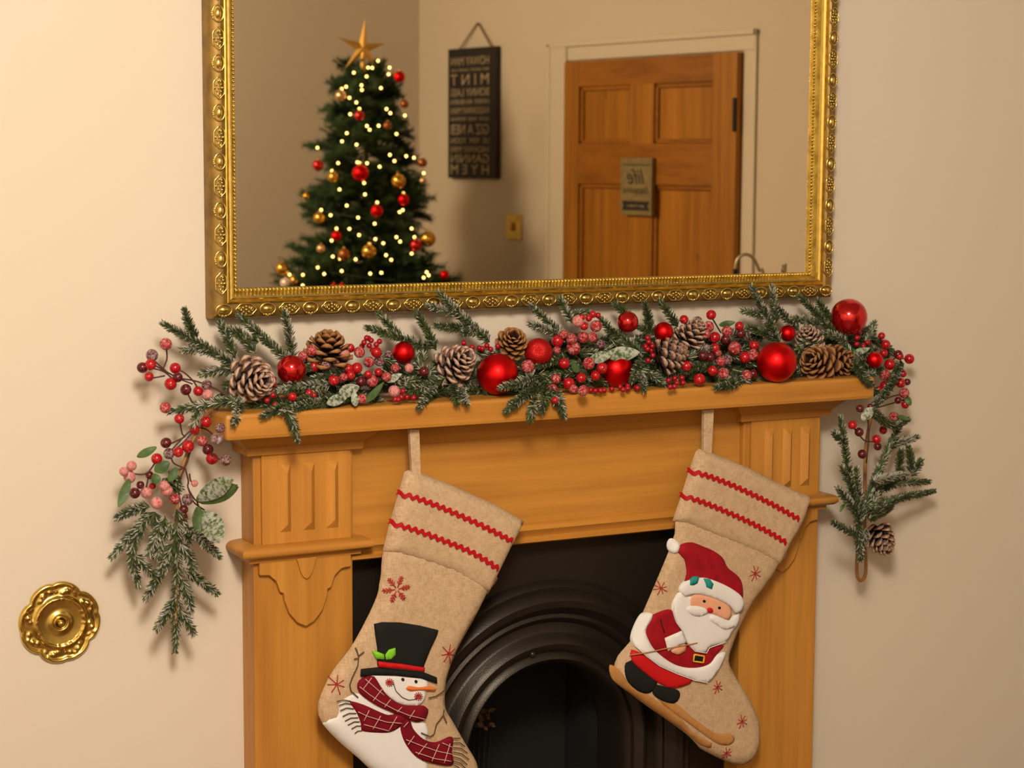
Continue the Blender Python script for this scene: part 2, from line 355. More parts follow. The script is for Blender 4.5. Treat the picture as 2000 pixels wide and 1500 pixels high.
# moulding along the foot of the frieze
pts = [(0, 0.9117), (-0.05, 0.9117), (-0.056, 0.915), (-0.056, 0.921), (-0.051, 0.924), (-0.053, 0.930), (-0.058, 0.936), (-0.053, 0.943), (-0.044, 0.946), (0, 0.946)]
mb = MB(); n = len(pts)
mb.add([(x, y, z) for x in (-HX - 0.002, HX + 0.002) for y, z in pts], [(i, (i + 1) % n, n + (i + 1) % n, n + i) for i in range(n)] + [tuple(range(n)), tuple(range(n, 2 * n))[::-1]])
mb.build('frieze_moulding', 'pine_x', sur, auto=40)
W2 = (SX - HX)
for sgn in (-1, 1):
    cx = sgn * (HX + SX) / 2; x0, x1 = cx - W2 / 2, cx + W2 / 2
    pil = MB().box(x0, x1, -LEGD, 0, 0, ZA + 0.01).build('pilaster', 'pine_z', sur, bevel=0.0025)
    MB().box(x0 - 0.008, x1 + 0.008, -LEGD - 0.01, 0, 0, 0.14).build('plinth_block', 'pine_z', pil, bevel=0.002)
    z0, z1 = ZA + 0.02, 1.098
    MB().box(x0, x1, -LEGD - 0.002, 0, z0, z1).build('frieze_block', 'pine_z', pil, bevel=0.003)
    # raised panel with three raised pyramid-ended ridges
    a0, a1, yf, yb, yg = x0 + 0.012, x1 - 0.007, -LEGD - 0.008, -LEGD, -LEGD - 0.0175
    wd = a1 - a0; hh = z1 - z0; G = [(0.195, 0.322), (0.458, 0.593), (0.72, 0.861)]; gz0, gz1 = z0 + 0.13 * hh, z0 + 0.86 * hh
    mb = MB(); cuts = [a0] + [a0 + wd * g for p in G for g in p] + [a1]
    def quad(p): mb.add(p, [tuple(range(len(p)))])
    quad([(a0, yf, z0), (a1, yf, z0), (a1, yf, gz0), (a0, yf, gz0)]); quad([(a0, yf, gz1), (a1, yf, gz1), (a1, yf, z1), (a0, yf, z1)])
    for i in range(0, 8, 2): quad([(cuts[i], yf, gz0), (cuts[i + 1], yf, gz0), (cuts[i + 1], yf, gz1), (cuts[i], yf, gz1)])
    for i in range(1, 7, 2):
        l, r = cuts[i], cuts[i + 1]; mid = l * 0.45 + r * 0.55; e = (r - l) * 0.7
        quad([(l, yf, gz0), (mid, yg, gz0 + e), (mid, yg, gz1 - e), (l, yf, gz1)]); quad([(mid, yg, gz0 + e), (r, yf, gz0), (r, yf, gz1), (mid, yg, gz1 - e)])
        quad([(l, yf, gz0), (r, yf, gz0), (mid, yg, gz0 + e)]); quad([(l, yf, gz1), (mid, yg, gz1 - e), (r, yf, gz1)])
    quad([(a0, yf, z0), (a0, yf, z1), (a0, yb, z1), (a0, yb, z0)]); quad([(a1, yf, z1), (a1, yf, z0), (a1, yb, z0), (a1, yb, z1)])
    quad([(a0, yf, z1), (a1, yf, z1), (a1, yb, z1), (a0, yb, z1)])
    mb.build('ridged_panel', 'pine_z', pil)
    # necking: half-round over a fillet, returned on the sides
    def ring_mould(name, prof, mat):
        mbm = MB(); n = len(prof)
        for (dx, z) in prof:
            mbm.v += [Vector((x0 - dx, 0, z)), Vector((x0 - dx, -LEGD - dx, z)), Vector((x1 + dx, -LEGD - dx, z)), Vector((x1 + dx, 0, z))]
        for i in range(n - 1):
            for j in range(3): mbm.f.append((i * 4 + j, i * 4 + j + 1, i * 4 + j + 5, i * 4 + j + 4))
        mbm.f.append((0, 1, 2, 3)); e = (n - 1) * 4; mbm.f.append((e + 3, e + 2, e + 1, e))
        return mbm.build(name, mat, pil, auto=50)
    ring_mould('necking_moulding', [(0.002, ZA - 0.006), (0.010, ZA - 0.006), (0.010, ZA)] + [(0.013 + 0.013 * math.cos(a), ZA + 0.011 + 0.010 * math.sin(a)) for a in np.linspace(-1.5, 1.5, 9)] + [(0.006, ZA + 0.022)], 'pine_x')
    ring_mould('capital', [(0.004, 1.094), (0.012, 1.094), (0.014, 1.101), (0.013, 1.105), (0.019, 1.111), (0.028, 1.119), (0.034, 1.1275)], 'pine_x')
    # shield-shaped applied drop below the necking
    k = 1 / 1130.0
    half = [(86, 0), (86, 24), (68, 26), (55, 38), (48, 58), (41, 61), (40, 74), (31, 98), (16, 116), (0, 124)]
    zt = ZA - 0.004
    pts = [(cx - x * k, zt - z * k) for x, z in half] + [(cx + x * k, zt - z * k) for x, z in half[-2::-1]]
    ap = MB().prism(pts, -LEGD - 0.009, -LEGD + 0.001).build('carved_drop', 'pine_z', pil, bevel=0.0012)
    half = [(19, 0), (15, 12), (11, 26), (6, 34), (0, 38)]
    pts = [(cx - x * k, zt - z * k) for x, z in half] + [(cx + x * k, zt - z * k) for x, z in half[-2::-1]]
    MB().prism(pts, -LEGD - 0.0135, -LEGD - 0.008).build('keystone', 'pine_z', pil, bevel=0.001)

# ------------------------------------------------------------------ cast iron insert
ins = empty('fireplace_insert', (0, 0, 0), 'black cast iron arched fireplace insert inside the pine surround', 'fireplace')
ZC = 0.545
prof = [(0.150, 0.06), (0.150, -0.016), (0.154, -0.028), (0.160, -0.034), (0.167, -0.031), (0.171, -0.026), (0.176, -0.031), (0.186, -0.035), (0.195, -0.030), (0.201, -0.019), (0.206, -0.016),
        (0.220, -0.016), (0.224, -0.022), (0.230, -0.027), (0.236, -0.024), (0.240, -0.028), (0.250, -0.040), (0.262, -0.043), (0.272, -0.036), (0.276, -0.028), (0.283, -0.030), (0.290, -0.024), (0.294, -0.014)]
path = [(1, 0, 0, z) for z in (0.0, 0.25, ZC)] ; A = []
ac = math.atan2(0.935 - ZC, HX)
angs = sorted(set([round(a, 5) for a in np.linspace(0, math.pi, 61)] + [ac, math.pi - ac]))
stations = [((HX * 0, 0.0), 0.0, 'r'), ((0, 0.27), 0.0, 'r')] + [((0, ZC), a, 'a') for a in angs] + [((0, 0.27), math.pi, 'l'), ((0, 0.0), math.pi, 'l')]
mb = MB(); K = len(prof) + 1
for (c, a, kd) in stations:
    ca, sa = math.cos(a), math.sin(a)
    for r, y in prof: mb.v.append(Vector((c[0] + r * ca, y, c[1] + r * sa)))
    tx = HX / abs(ca) if abs(ca) > 1e-6 else 9; tz = (0.935 - ZC) / sa if sa > 1e-6 else 9
    t = min(tx, tz); mb.v.append(Vector((c[0] + t * ca, -0.014, c[1] + t * sa)))
for i in range(len(stations) - 1):
    for j in range(K - 1): mb.f.append((i * K + j, i * K + j + 1, (i + 1) * K + j + 1, (i + 1) * K + j))
mb.build('arched_front', 'cast_iron', ins, auto=35, fix=True)
MB().box(-0.34, 0.34, 0.20, 0.24, 0, 0.95).build('fire_back', 'soot', ins)
for x0_, x1_ in ((-0.36, -0.16), (0.16, 0.36)): MB().box(x0_, x1_, 0.055, 0.22, 0, 0.95).build('firebox_cheek', 'soot', ins)
MB().box(-0.17, 0.17, 0.055, 0.22, 0.71, 0.95).build('throat', 'soot', ins)
p = at(1042, 1279, -0.033); MB().ball((p.x, -0.031, p.z), 0.0055, 12, 8, (1, 0.7, 1)).build('screw_head', 'cast_iron', ins, smooth=True)
mb = MB().box(-0.15, 0.15, 0.09, 0.10, 0.30, 0.31)
for i in range(9): x = -0.14 + i * 0.035; mb.box(x - 0.005, x + 0.005, 0.085, 0.097, 0.16, 0.42)
mb.build('grate', 'cast_iron', ins)
bunch = empty('dried_flower_bunch', (-0.07, 0.13, 0.30), 'faint dried brown flower heads in the dark firebox', 'dried flowers')
mb = MB()
for i in range(46):
    c = Vector((-0.075 + random.gauss(0, 0.035), 0.13 + random.gauss(0, 0.012), 0.575 + random.gauss(0, 0.014)))
    a = Vector((random.uniform(-1, 1), random.uniform(-1, 0), random.uniform(-1, 1))).normalized(); b_ = a.orthogonal().normalized(); s = random.uniform(0.005, 0.011)
    mb.add([c - a * s, c + b_ * s * 0.6, c + a * s, c - b_ * s * 0.6], [(0, 1, 2, 3)])
tag(mb.build('petals', 'dry_leaf', bunch, fix=False), kind='stuff')
mb = MB()
for i in range(9): mb.tube([(-0.07 + i * 0.002, 0.14, 0.12), (-0.075 + (i - 4) * 0.012, 0.13, 0.57)], 0.0015, 5)
mb.build('stems', 'soot', bunch)

# ------------------------------------------------------------------ gilt mirror
X0, X1, Z0, Z1 = -0.5895, 0.5730, 1.3030, 2.22
mir = empty('wall_mirror', (0, -0.01, Z0), 'large wall mirror in an ornate gold frame above the mantel', 'mirror')
FWID = 0.0455
MB().box(X0 + FWID - 0.004, X1 - FWID + 0.004, MY, -0.003, Z0 + FWID - 0.004, Z1 - FWID + 0.004).build('mirror_glass', 'mirror_glass', mir)
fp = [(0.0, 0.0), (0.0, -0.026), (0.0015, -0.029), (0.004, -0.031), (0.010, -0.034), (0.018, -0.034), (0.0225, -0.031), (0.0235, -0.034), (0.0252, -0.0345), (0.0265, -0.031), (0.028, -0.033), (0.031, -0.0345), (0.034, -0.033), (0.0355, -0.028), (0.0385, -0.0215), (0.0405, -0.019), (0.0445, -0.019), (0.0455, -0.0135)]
def shared(name, mb, mat, auto=None, smooth=False):
    o = mb.build(name, mat, None, smooth=smooth, auto=auto); me = o.data; bpy.data.objects.remove(o); return me
def ellipse(a, b_, y, n=28, wob=0.0, lob=0): return [Vector((a * math.cos(t) * (1 + wob * math.cos(lob * t)), y, b_ * math.sin(t) * (1 + wob * math.cos(lob * t)))) for t in np.linspace(0, 2 * math.pi, n, endpoint=False)]
mb = MB(); mb.ball((0, 0.001, 0.0006), 1, 16, 8, (0.0086, 0.0052, 0.0055)); mb.tube(ellipse(0.0124, 0.0088, -0.001), 0.0012, 6, closed=True)
for s in (-1, 1): mb.ball((0.0028 * s, -0.001, -0.0086), 0.0021, 8, 6); mb.ball((0.0068 * s, -0.001, -0.0078), 0.0014, 8, 6)
mb.ball((0, -0.001, -0.0098), 0.0013, 8, 6); EGG = shared('egg_boss', mb, 'gilt_bright', smooth=True)
mb = MB(); mb.tube(ellipse(0.0158, 0.0090, -0.001, 40, 0.06, 6), 0.0011, 6, closed=True)
for s in (-1, 1):
    mb.tube([Vector((s * (0.0098 + 0.0034 * (1 - t / 9) * math.cos(t)), -0.001 - 0.002 * t / 9, 0.0034 * (1 - t / 9) * math.sin(t))) for t in np.linspace(0, 7.5, 16)], 0.0010, 6)
    mb.ball((s * 0.0052, -0.0015, 0.0028), 0.0020, 8, 6); mb.ball((s * 0.0045, -0.0015, -0.0032), 0.0017, 8, 6)
mb.ball((0, -0.002, 0.0048), 0.0023, 8, 6); mb.ball((0, -0.002, 0.0), 0.0019, 8, 6); mb.ball((0, -0.0015, -0.0062), 0.0017, 8, 6)
SHELL = shared('shell_boss', mb, 'gilt_bright', smooth=True)
def frame_rail(name, side):
    mbr = MB(); n = len(fp)
    for end in (0, 1):
        for w, y in fp:
            if side == 'b': p = ((X0 + w, X1 - w)[end], y, Z0 + w)
            if side == 't': p = ((X1 - w, X0 + w)[end], y, Z1 - w)
            if side == 'l': p = (X0 + w, y, (Z1 - w, Z0 + w)[end])
            if side == 'r': p = (X1 - w, y, (Z0 + w, Z1 - w)[end])
            mbr.v.append(Vector(p))
    fm = []
    for i in range(n - 1):
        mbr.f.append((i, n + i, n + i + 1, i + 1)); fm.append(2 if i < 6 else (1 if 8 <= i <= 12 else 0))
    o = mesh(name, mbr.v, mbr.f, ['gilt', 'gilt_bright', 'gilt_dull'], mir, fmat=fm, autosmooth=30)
    ln = (X1 - X0) if side in 'bt' else (Z1 - Z0); N = int(round((ln - 0.03) / 0.0353)); N += 1 - N % 2
    off = 0.0135; step = (ln - 2 * 0.0175) / (N - 1)
    for i in range(N):
        s = 0.0175 + i * step
        me = EGG if i % 2 == 0 else SHELL
        q = bpy.data.objects.new('egg_boss' if i % 2 == 0 else 'shell_boss', me); COL.objects.link(q)
        if side == 'b': q.location = (X0 + s, -0.0345, Z0 + off)
        if side == 't': q.location = (X0 + s, -0.0345, Z1 - off); q.rotation_euler = (0, math.pi, 0)
        if side == 'l': q.location = (X0 + off, -0.0345, Z0 + s); q.rotation_euler = (0, math.pi / 2, 0)
        if side == 'r': q.location = (X1 - off, -0.0345, Z0 + s); q.rotation_euler = (0, -math.pi / 2, 0)
        if side in 'lr' and (i == 0 or i == N - 1): bpy.data.objects.remove(q); continue
        adopt(q, o)
    mbb = MB(); m_ = int(ln / 0.0066)
    for i in range(m_):
        s = 0.043 + (ln - 0.086) * i / (m_ - 1); w = 0.0425
        c = {'b': (X0 + s, -0.0195, Z0 + w), 't': (X0 + s, -0.0195, Z1 - w), 'l': (X0 + w, -0.0195, Z0 + s), 'r': (X1 - w, -0.0195, Z0 + s)}[side]
        mbb.ball(c, 0.0021, 6, 4)
    tag(mbb.build('bead_row', 'gilt_bright', o, smooth=True, fix=False), kind='stuff')
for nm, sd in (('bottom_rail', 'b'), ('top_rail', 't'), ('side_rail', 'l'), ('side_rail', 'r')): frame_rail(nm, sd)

# ------------------------------------------------------------------ brass wall rosette
RC = at(118, 1216, -0.006); RR = 0.062
ros = empty('wall_rosette', (RC.x, -0.004, RC.z), 'round ornate brass rosette with scalloped rim on the cream wall', 'rosette')
mb = MB(); NR, NT = 34, 128
def ros_edge(t):
    t = t - 0.16
    return RR * (0.90 + 0.085 * abs(math.cos(2 * t)) ** 0.7 + 0.03 * abs(math.sin(4 * t)) - 0.02 * math.exp(-((math.sin(4 * t + 0.0) / 0.25) ** 2)))
def ros_h(r, t):
    R = ros_edge(t); x = r / RR
    h = 0.004 * max(0, 1 - (r / R) ** 8)
    h += 0.0055 * math.exp(-((r - R * 0.945) / (0.045 * RR)) ** 2)                    # rim
    h += 0.0060 * math.exp(-((x - 0.585) / 0.055) ** 2)                               # ring
    if x < 0.56: h = 0.0035 + 0.003 * (x / 0.56) ** 2 * 0.6 + 0.0035 * math.exp(-((x - 0.2) / 0.07) ** 2)
    tt = t - 0.16
    for q in range(8):
        a = math.pi / 8 + q * math.pi / 4; d = math.atan2(math.sin(tt - a), math.cos(tt - a))
        for (rr, da, am, w) in ((0.80, 0.0, 0.006, 0.05), (0.73, 0.13, 0.0042, 0.045), (0.86, -0.12, 0.0045, 0.04), (0.80, -0.25, 0.003, 0.04)):
            h += am * math.exp(-(((x - rr) / w) ** 2 + ((d - da) * x / w) ** 2))
    return h
for i in range(NR + 1):
    for j in range(NT):
        t = 2 * math.pi * j / NT; r = ros_edge(t) * i / NR if i < NR else ros_edge(t)
        y = -ros_h(r, t) if i < NR else 0.0
        if i == NR - 1: r = ros_edge(t) * 0.995
        mb.v.append(Vector((RC.x + r * math.cos(t), y - 0.0005, RC.z + r * math.sin(t))))
for i in range(NR):
    for j in range(NT): j2 = (j + 1) % NT; mb.f.append((i * NT + j, i * NT + j2, (i + 1) * NT + j2, (i + 1) * NT + j))
mb.build('backplate', 'brass', ros, smooth=True)
mb = MB().ball((RC.x, -0.010, RC.z), 0.0052, 20, 14).tube(ellipse(0.0088, 0.0088, 0), 0.0017, 8, closed=True)
for v_ in mb.v[-28 * 8:]: v_.x += RC.x; v_.z += RC.z; v_.y -= 0.007
mb.build('button', 'brass', ros, smooth=True)
for a in (1.68, -1.42):
    c = Vector((RC.x + 0.76 * RR * math.cos(a), -0.0055, RC.z + 0.76 * RR * math.sin(a)))
    MB().ball(c, 0.0028, 12, 8, (1, 0.6, 1)).build('screw', 'brass_dark', ros, smooth=True)

# ------------------------------------------------------------------ padded cloth shapes (stockings and their appliques)
def seg_dist(P, poly):
    P = np.asarray(P); A_ = np.asarray(poly); B_ = np.roll(A_, -1, axis=0); out = np.full(len(P), 1e9)
    for a, b_ in zip(A_, B_):
        ab = b_ - a; t = np.clip(((P - a) @ ab) / max(1e-12, ab @ ab), 0, 1); d = np.linalg.norm(P - (a + t[:, None] * ab), axis=1); out = np.minimum(out, d)
    return out
def inside(P, poly):
    P = np.asarray(P); x, y = P[:, 0], P[:, 1]; c = np.zeros(len(P), bool); n = len(poly)
    for i in range(n):
        x1, y1 = poly[i]; x2, y2 = poly[(i + 1) % n]
        if y1 == y2: continue
        k = ((y1 > y) != (y2 > y)) & (x < (x2 - x1) * (y - y1) / (y2 - y1) + x1); c ^= k
    return c
def smooth_loop(pts, step, corner=False):
    P = [Vector((p[0], p[1], 0)) for p in pts]; n = len(P); out = []
    for i in range(n):
        a, b_, c, d = P[i - 1], P[i], P[(i + 1) % n], P[(i + 2) % n]
        k = max(1, int((c - b_).length / step))
        for j in range(k):
            t = j / k
            if corner: q = b_.lerp(c, t)
            else: q = 0.5 * ((2 * b_) + (c - a) * t + (2 * a - 5 * b_ + 4 * c - d) * t * t + (3 * b_ - a - 3 * c + d) * t ** 3)
            out.append((q.x, q.y))
    return out
def fill(loop, step):
    lp = np.array(loop); lo, hi = lp.min(0), lp.max(0)
    gx = np.arange(lo[0] + step / 2, hi[0], step); gz = np.arange(lo[1] + step / 2, hi[1], step * 0.87); G_ = []
    for k, z in enumerate(gz):
        for x in gx: G_.append((x + (k % 2) * step / 2, z))
    G_ = np.array(G_) if G_ else np.zeros((0, 2))
    if len(G_):
        ok = inside(G_, loop); G_ = G_[ok]
        if len(G_): G_ = G_[seg_dist(G_, loop) > step * 0.45]
    n = len(loop); V = [Vector(p) for p in loop] + [Vector(p) for p in G_]
    r = delaunay_2d_cdt(V, [(i, (i + 1) % n) for i in range(n)], [], 1, 1e-7)
    return np.array([(p.x, p.y) for p in r[0]]), [tuple(f) for f in r[2]]
def px_loop(pts, Y): return [(q.x, q.z) for q in (at(u, v, Y) for u, v in pts)]
def pillow(name, loop, Yc, T, R, step, mat, parent, wrinkle=0.0):
    P, F = fill(loop, step); d = seg_dist(P, loop); h = T * (1 - np.exp(-d / R))
    wr = wrinkle * np.array([math.sin(31 * x + 17 * z) * math.sin(23 * z - 9 * x + 1) + 0.5 * math.sin(70 * x + 40 * z) for x, z in P]) * (1 - np.exp(-d / 0.02))
    n = len(P); vs_ = [(x, Yc - hh - w - 0.0008, z) for (x, z), hh, w in zip(P, h, wr)] + [(x, Yc + hh * 0.8 + 0.0008, z) for (x, z), hh in zip(P, h)]
    fs = []
    for f in F:
        a, b_, c = [P[i] for i in f[:3]]
        ccw = (b_[0] - a[0]) * (c[1] - a[1]) - (b_[1] - a[1]) * (c[0] - a[0]) > 0
        f = f if ccw else f[::-1]
        fs.append(f); fs.append(tuple(i + n for i in f[::-1]))
    cnt = {}
    for f in F:
        for i in range(len(f)):
            e = (f[i], f[(i + 1) % len(f)]); k = tuple(sorted(e)); cnt.setdefault(k, []).append(e)
    for k, es in cnt.items():
        if len(es) == 1: a, b_ = es[0]; fs.append((a, b_, b_ + n, a + n))
    o = mesh(name, vs_, fs, mat, parent, smooth=True)
    bm = bmesh.new(); bm.from_mesh(o.data); bmesh.ops.recalc_face_normals(bm, faces=bm.faces); bm.to_mesh(o.data); bm.free()
    def front(x, z):
        P_ = np.atleast_2d(np.array((x, z)).T); dd = seg_dist(P_, loop); ins_ = inside(P_, loop)
        w = wrinkle * np.array([math.sin(31 * a + 17 * c) * math.sin(23 * c - 9 * a + 1) + 0.5 * math.sin(70 * a + 40 * c) for a, c in P_]) * (1 - np.exp(-dd / 0.02))
        return Yc - np.where(ins_, T * (1 - np.exp(-dd / R)) + w, 0.0) - 0.0008
    return o, front
def patch(name, loop, surf, layer, mat, parent, th=0.0022, R=0.004, step=0.0055):
    P, F = fill(loop, step); d = seg_dist(P, loop); base = surf(P[:, 0], P[:, 1]); th *= 0.7
    y = base - 0.0006 - 0.0011 * layer - th * (1 - np.exp(-d / R)); n = len(P)
    vs_ = [(x, yy, z) for (x, z), yy in zip(P, y)] + [(x, bb + 0.001, z) for (x, z), bb in zip(P, base)]
    fs = []; cnt = {}
    for f in F:
        a, b_, c = [P[i] for i in f[:3]]
        ccw = (b_[0] - a[0]) * (c[1] - a[1]) - (b_[1] - a[1]) * (c[0] - a[0]) > 0
        f = f if ccw else f[::-1]; fs.append(f)
        for i in range(len(f)):
            e = (f[i], f[(i + 1) % len(f)]); cnt.setdefault(tuple(sorted(e)), []).append(e)
    for k, es in cnt.items():
        if len(es) == 1: a, b_ = es[0]; fs.append((b_, a, a + n, b_ + n))
    return mesh(name, vs_, fs, mat, parent, smooth=True)
def stitch(name, lines, surf, layer, rad, mat, parent):          # embroidered lines lying on a cloth surface
    mb = MB()
    for ln in lines:
        pts = []
        for i in range(len(ln) - 1):
            a, b_ = np.array(ln[i]), np.array(ln[i + 1]); k = max(1, int(np.linalg.norm(b_ - a) / 0.005))
            for j in range(k): pts.append(a + (b_ - a) * j / k)
        pts.append(np.array(ln[-1])); P = np.array(pts); y = surf(P[:, 0], P[:, 1]) - 0.0004 - 0.0011 * layer
        mb.tube([(p[0], yy, p[1]) for p, yy in zip(P, y)], rad, 5)
    return mb.build(name, mat, parent, smooth=True, fix=False)
def ricrac(name, pix, surf, parent, Y):
    pts = bez([Vector((q.x, q.z, 0)) for q in (at(u, v, Y) for u, v in pix)], 160); L_ = 0; mb = MB(); prev = None; rows = []
    for i, p in enumerate(pts):
        if prev is not None: L_ += (p - prev).length
        prev = p; t = (pts[min(i + 1, len(pts) - 1)] - pts[max(0, i - 1)]).normalized(); nn = Vector((-t.y, t.x, 0))
        o_ = nn * 0.0023 * math.sin(2 * math.pi * L_ / 0.0125); rows.append((p + o_ + nn * 0.0034, p + o_ - nn * 0.0034))
    for k, (a, b_) in enumerate(rows):
        ya, yb = surf(np.array([a.x, b_.x]), np.array([a.y, b_.y]))
        m_ = min(ya, yb) if k not in (0, len(rows) - 1) else (ya + yb) / 2
        for q, yy in ((a, m_), (b_, m_)):
            mb.v += [Vector((q.x, yy - 0.0022, q.y)), Vector((q.x, yy + 0.002, q.y))]
    for i in range(len(rows) - 1):
        a = i * 4; mb.f += [(a, a + 4, a + 6, a + 2), (a, a + 1, a + 5, a + 4), (a + 2, a + 6, a + 7, a + 3)]
    return mb.build(name, 'ric_rac', parent, fix=True)
def burst(c, r, n=8, a0=0.2): return [[(c[0], c[1]), (c[0] + r * (0.75 + 0.25 * ((i * 7) % 3) / 2) * math.cos(a0 + i * 2 * math.pi / n), c[1] + r * (0.75 + 0.25 * ((i * 7) % 3) / 2) * math.sin(a0 + i * 2 * math.pi / n))] for i in range(n)]

SY = -0.101                                                   # the plane the stockings hang in
def stocking(label, sock, cuff, strap, trims):
    top = px_loop([cuff[0]], SY)[0]
    root = empty('christmas_stocking', (top[0], SY, top[1] - 0.4), label, 'stocking', 'burlap stockings hung from the mantel')
    sl = smooth_loop(px_loop(sock, SY), 0.008); _, f1 = pillow('sock', sl, SY, 0.0120, 0.008, 0.008, 'burlap', root, 0.0010)
    cl = smooth_loop(px_loop(cuff, SY - 0.004), 0.008, True); _, f2 = pillow('cuff', cl, SY, 0.0158, 0.005, 0.008, 'burlap', root, 0.0006)
    a, b_ = strap; mb = MB()
    q = [at(u, v, SY) for u, v in (a[0], a[1], b_[1], b_[0])]
    for p in q[:2]: p.z = min(p.z, ZS0 - 0.0005)
    for p in q[2:]: p.z -= 0.02
    mb.add([p + Vector((0, dy, 0)) for dy in (-0.0045, 0.0045) for p in q], [(0, 1, 2, 3), (7, 6, 5, 4), (0, 4, 5, 1), (1, 5, 6, 2), (2, 6, 7, 3), (3, 7, 4, 0)])
    mb.build('hanging_loop', 'burlap', root, bevel=0.001)
    for t in trims: ricrac('ric_rac_trim', t, f2, root, SY - 0.02)
    return root, f1
def conv(s, ox, oy):
    return lambda pts: [(ox + x / s, oy + y / s) for x, y in pts]

# --- stocking with the snowman
sock1 = [(762, 1060), (743, 1130), (737, 1162), (716, 1209), (686, 1263), (649, 1312), (627, 1357), (621, 1379), (622, 1396), (634, 1419), (662, 1448), (699, 1480), (730, 1508), (790, 1545), (850, 1570), (890, 1575), (918, 1560), (933, 1535), (933, 1500), (926, 1480), (908, 1451), (884, 1409), (870, 1384), (869, 1352), (874, 1317), (893, 1268), (928, 1204), (950, 1160), (968, 1120), (870, 1080)]
cuff1 = [(792, 922), (799, 919), (821, 923), (838, 930), (893, 952), (948, 977), (974, 989), (1026, 1019), (1010, 1050), (998, 1072), (955, 1162), (934, 1151), (876, 1118), (816, 1097), (773, 1085), (749, 1078), (763, 1022), (780, 964)]
st1, F1 = stocking('burlap stocking with a snowman in black top hat and plaid scarf', sock1, cuff1,
                   [[(798, 838), (817, 838)], [(804, 926), (821, 926)]],
                   [[(784, 966), (816, 974), (864, 992), (936, 1024), (1003, 1058)], [(768, 1023), (816, 1037), (864, 1055), (924, 1080), (976, 1112)]])
C1 = conv(4.054, 600, 1130); Yp = SY - 0.016
def lp1(pts, st=0.006, corner=False): return smooth_loop(px_loop(C1(pts), Yp), st, corner)
def ln1(*lines): return [px_loop(C1(l), Yp) for l in lines]
snow = patch('snowman_applique', lp1([(150, 1165), (190, 1125), (245, 1105), (262, 1040), (255, 1000), (330, 940), (420, 915), (600, 1000), (720, 1080), (900, 1130), (945, 1150), (965, 1240), (935, 1320), (900, 1390), (960, 1480), (968, 1560), (930, 1640), (760, 1640), (560, 1545), (420, 1430), (270, 1300)]), F1, 0, 'felt_white', st1, 0.004, 0.008)
patch('head', lp1([(500, 765), (700, 760), (950, 800), (948, 900), (930, 965), (880, 1010), (750, 1000), (640, 940), (560, 850)]), F1, 1, 'felt_white', snow)
patch('hat_crown', lp1([(540, 365), (600, 348), (740, 350), (900, 375), (1040, 410), (1030, 450), (980, 560), (930, 690), (925, 730), (740, 705), (560, 690), (560, 560), (545, 450)], 0.004, True), F1, 2, 'felt_black', snow, 0.004)
patch('hat_brim', lp1([(430, 720), (560, 705), (760, 725), (930, 745), (1030, 785), (1032, 835), (900, 790), (700, 768), (520, 765), (425, 778)], 0.004, True), F1, 3, 'felt_black', snow, 0.003)
patch('hat_band', lp1([(562, 655), (740, 672), (930, 705), (925, 737), (740, 712), (563, 700)], 0.004, True), F1, 5, 'felt_bright_red', snow, 0.003)
patch('holly_leaf', lp1([(515, 575), (560, 580), (600, 595), (605, 635), (545, 632), (530, 605)], 0.003, True), F1, 6, 'felt_lime', snow, 0.001)
patch('holly_leaf', lp1([(612, 600), (640, 560), (690, 545), (692, 600), (655, 635), (618, 637)], 0.003, True), F1, 6, 'felt_lime', snow, 0.001)
sc1 = patch('scarf_wrap', lp1([(480, 770), (530, 775), (570, 840), (640, 930), (760, 1000), (930, 1010), (955, 1060), (935, 1110), (880, 1135), (820, 1125), (680, 1060), (560, 1010), (440, 930), (400, 870), (415, 810)]), F1, 4, 'felt_maroon', snow, 0.003)
sc2 = patch('scarf_end', lp1([(340, 975), (450, 1000), (640, 1080), (740, 1060), (790, 1110), (740, 1170), (660, 1215), (560, 1220), (430, 1205), (425, 1150), (390, 1060)]), F1, 3, 'felt_maroon', snow, 0.003)
sc3 = patch('scarf_end', lp1([(745, 1120), (810, 1110), (840, 1190), (920, 1270), (1020, 1300), (1150, 1255), (1145, 1370), (1150, 1475), (1000, 1465), (870, 1415), (780, 1310), (740, 1200)]), F1, 3, 'felt_maroon', snow, 0.003)
stitch('plaid_lines', ln1([(405, 850), (480, 910), (560, 965), (680, 1030), (790, 1075), (930, 1110)], [(450, 790), (600, 920)], [(430, 870), (500, 780)], [(510, 960), (580, 870)], [(600, 1010), (650, 950)], [(700, 1050), (740, 1010)], [(800, 1100), (840, 1035)],
       [(395, 1050), (470, 1085), (620, 1130), (740, 1140)], [(440, 1120), (480, 1035)], [(510, 1185), (570, 1080)], [(640, 1190), (700, 1085)], [(440, 1150), (640, 1200)],
       [(775, 1270), (900, 1320), (1020, 1360), (1140, 1385)], [(790, 1310), (840, 1240)], [(870, 1390), (940, 1300)], [(980, 1440), (1035, 1305)], [(1075, 1455), (1120, 1300)], [(1060, 1295), (1140, 1330)], [(850, 1370), (1000, 1420), (1130, 1440)], [(755, 1170), (790, 1130)]), F1, 7.3, 0.0007, 'thread_pink', snow)
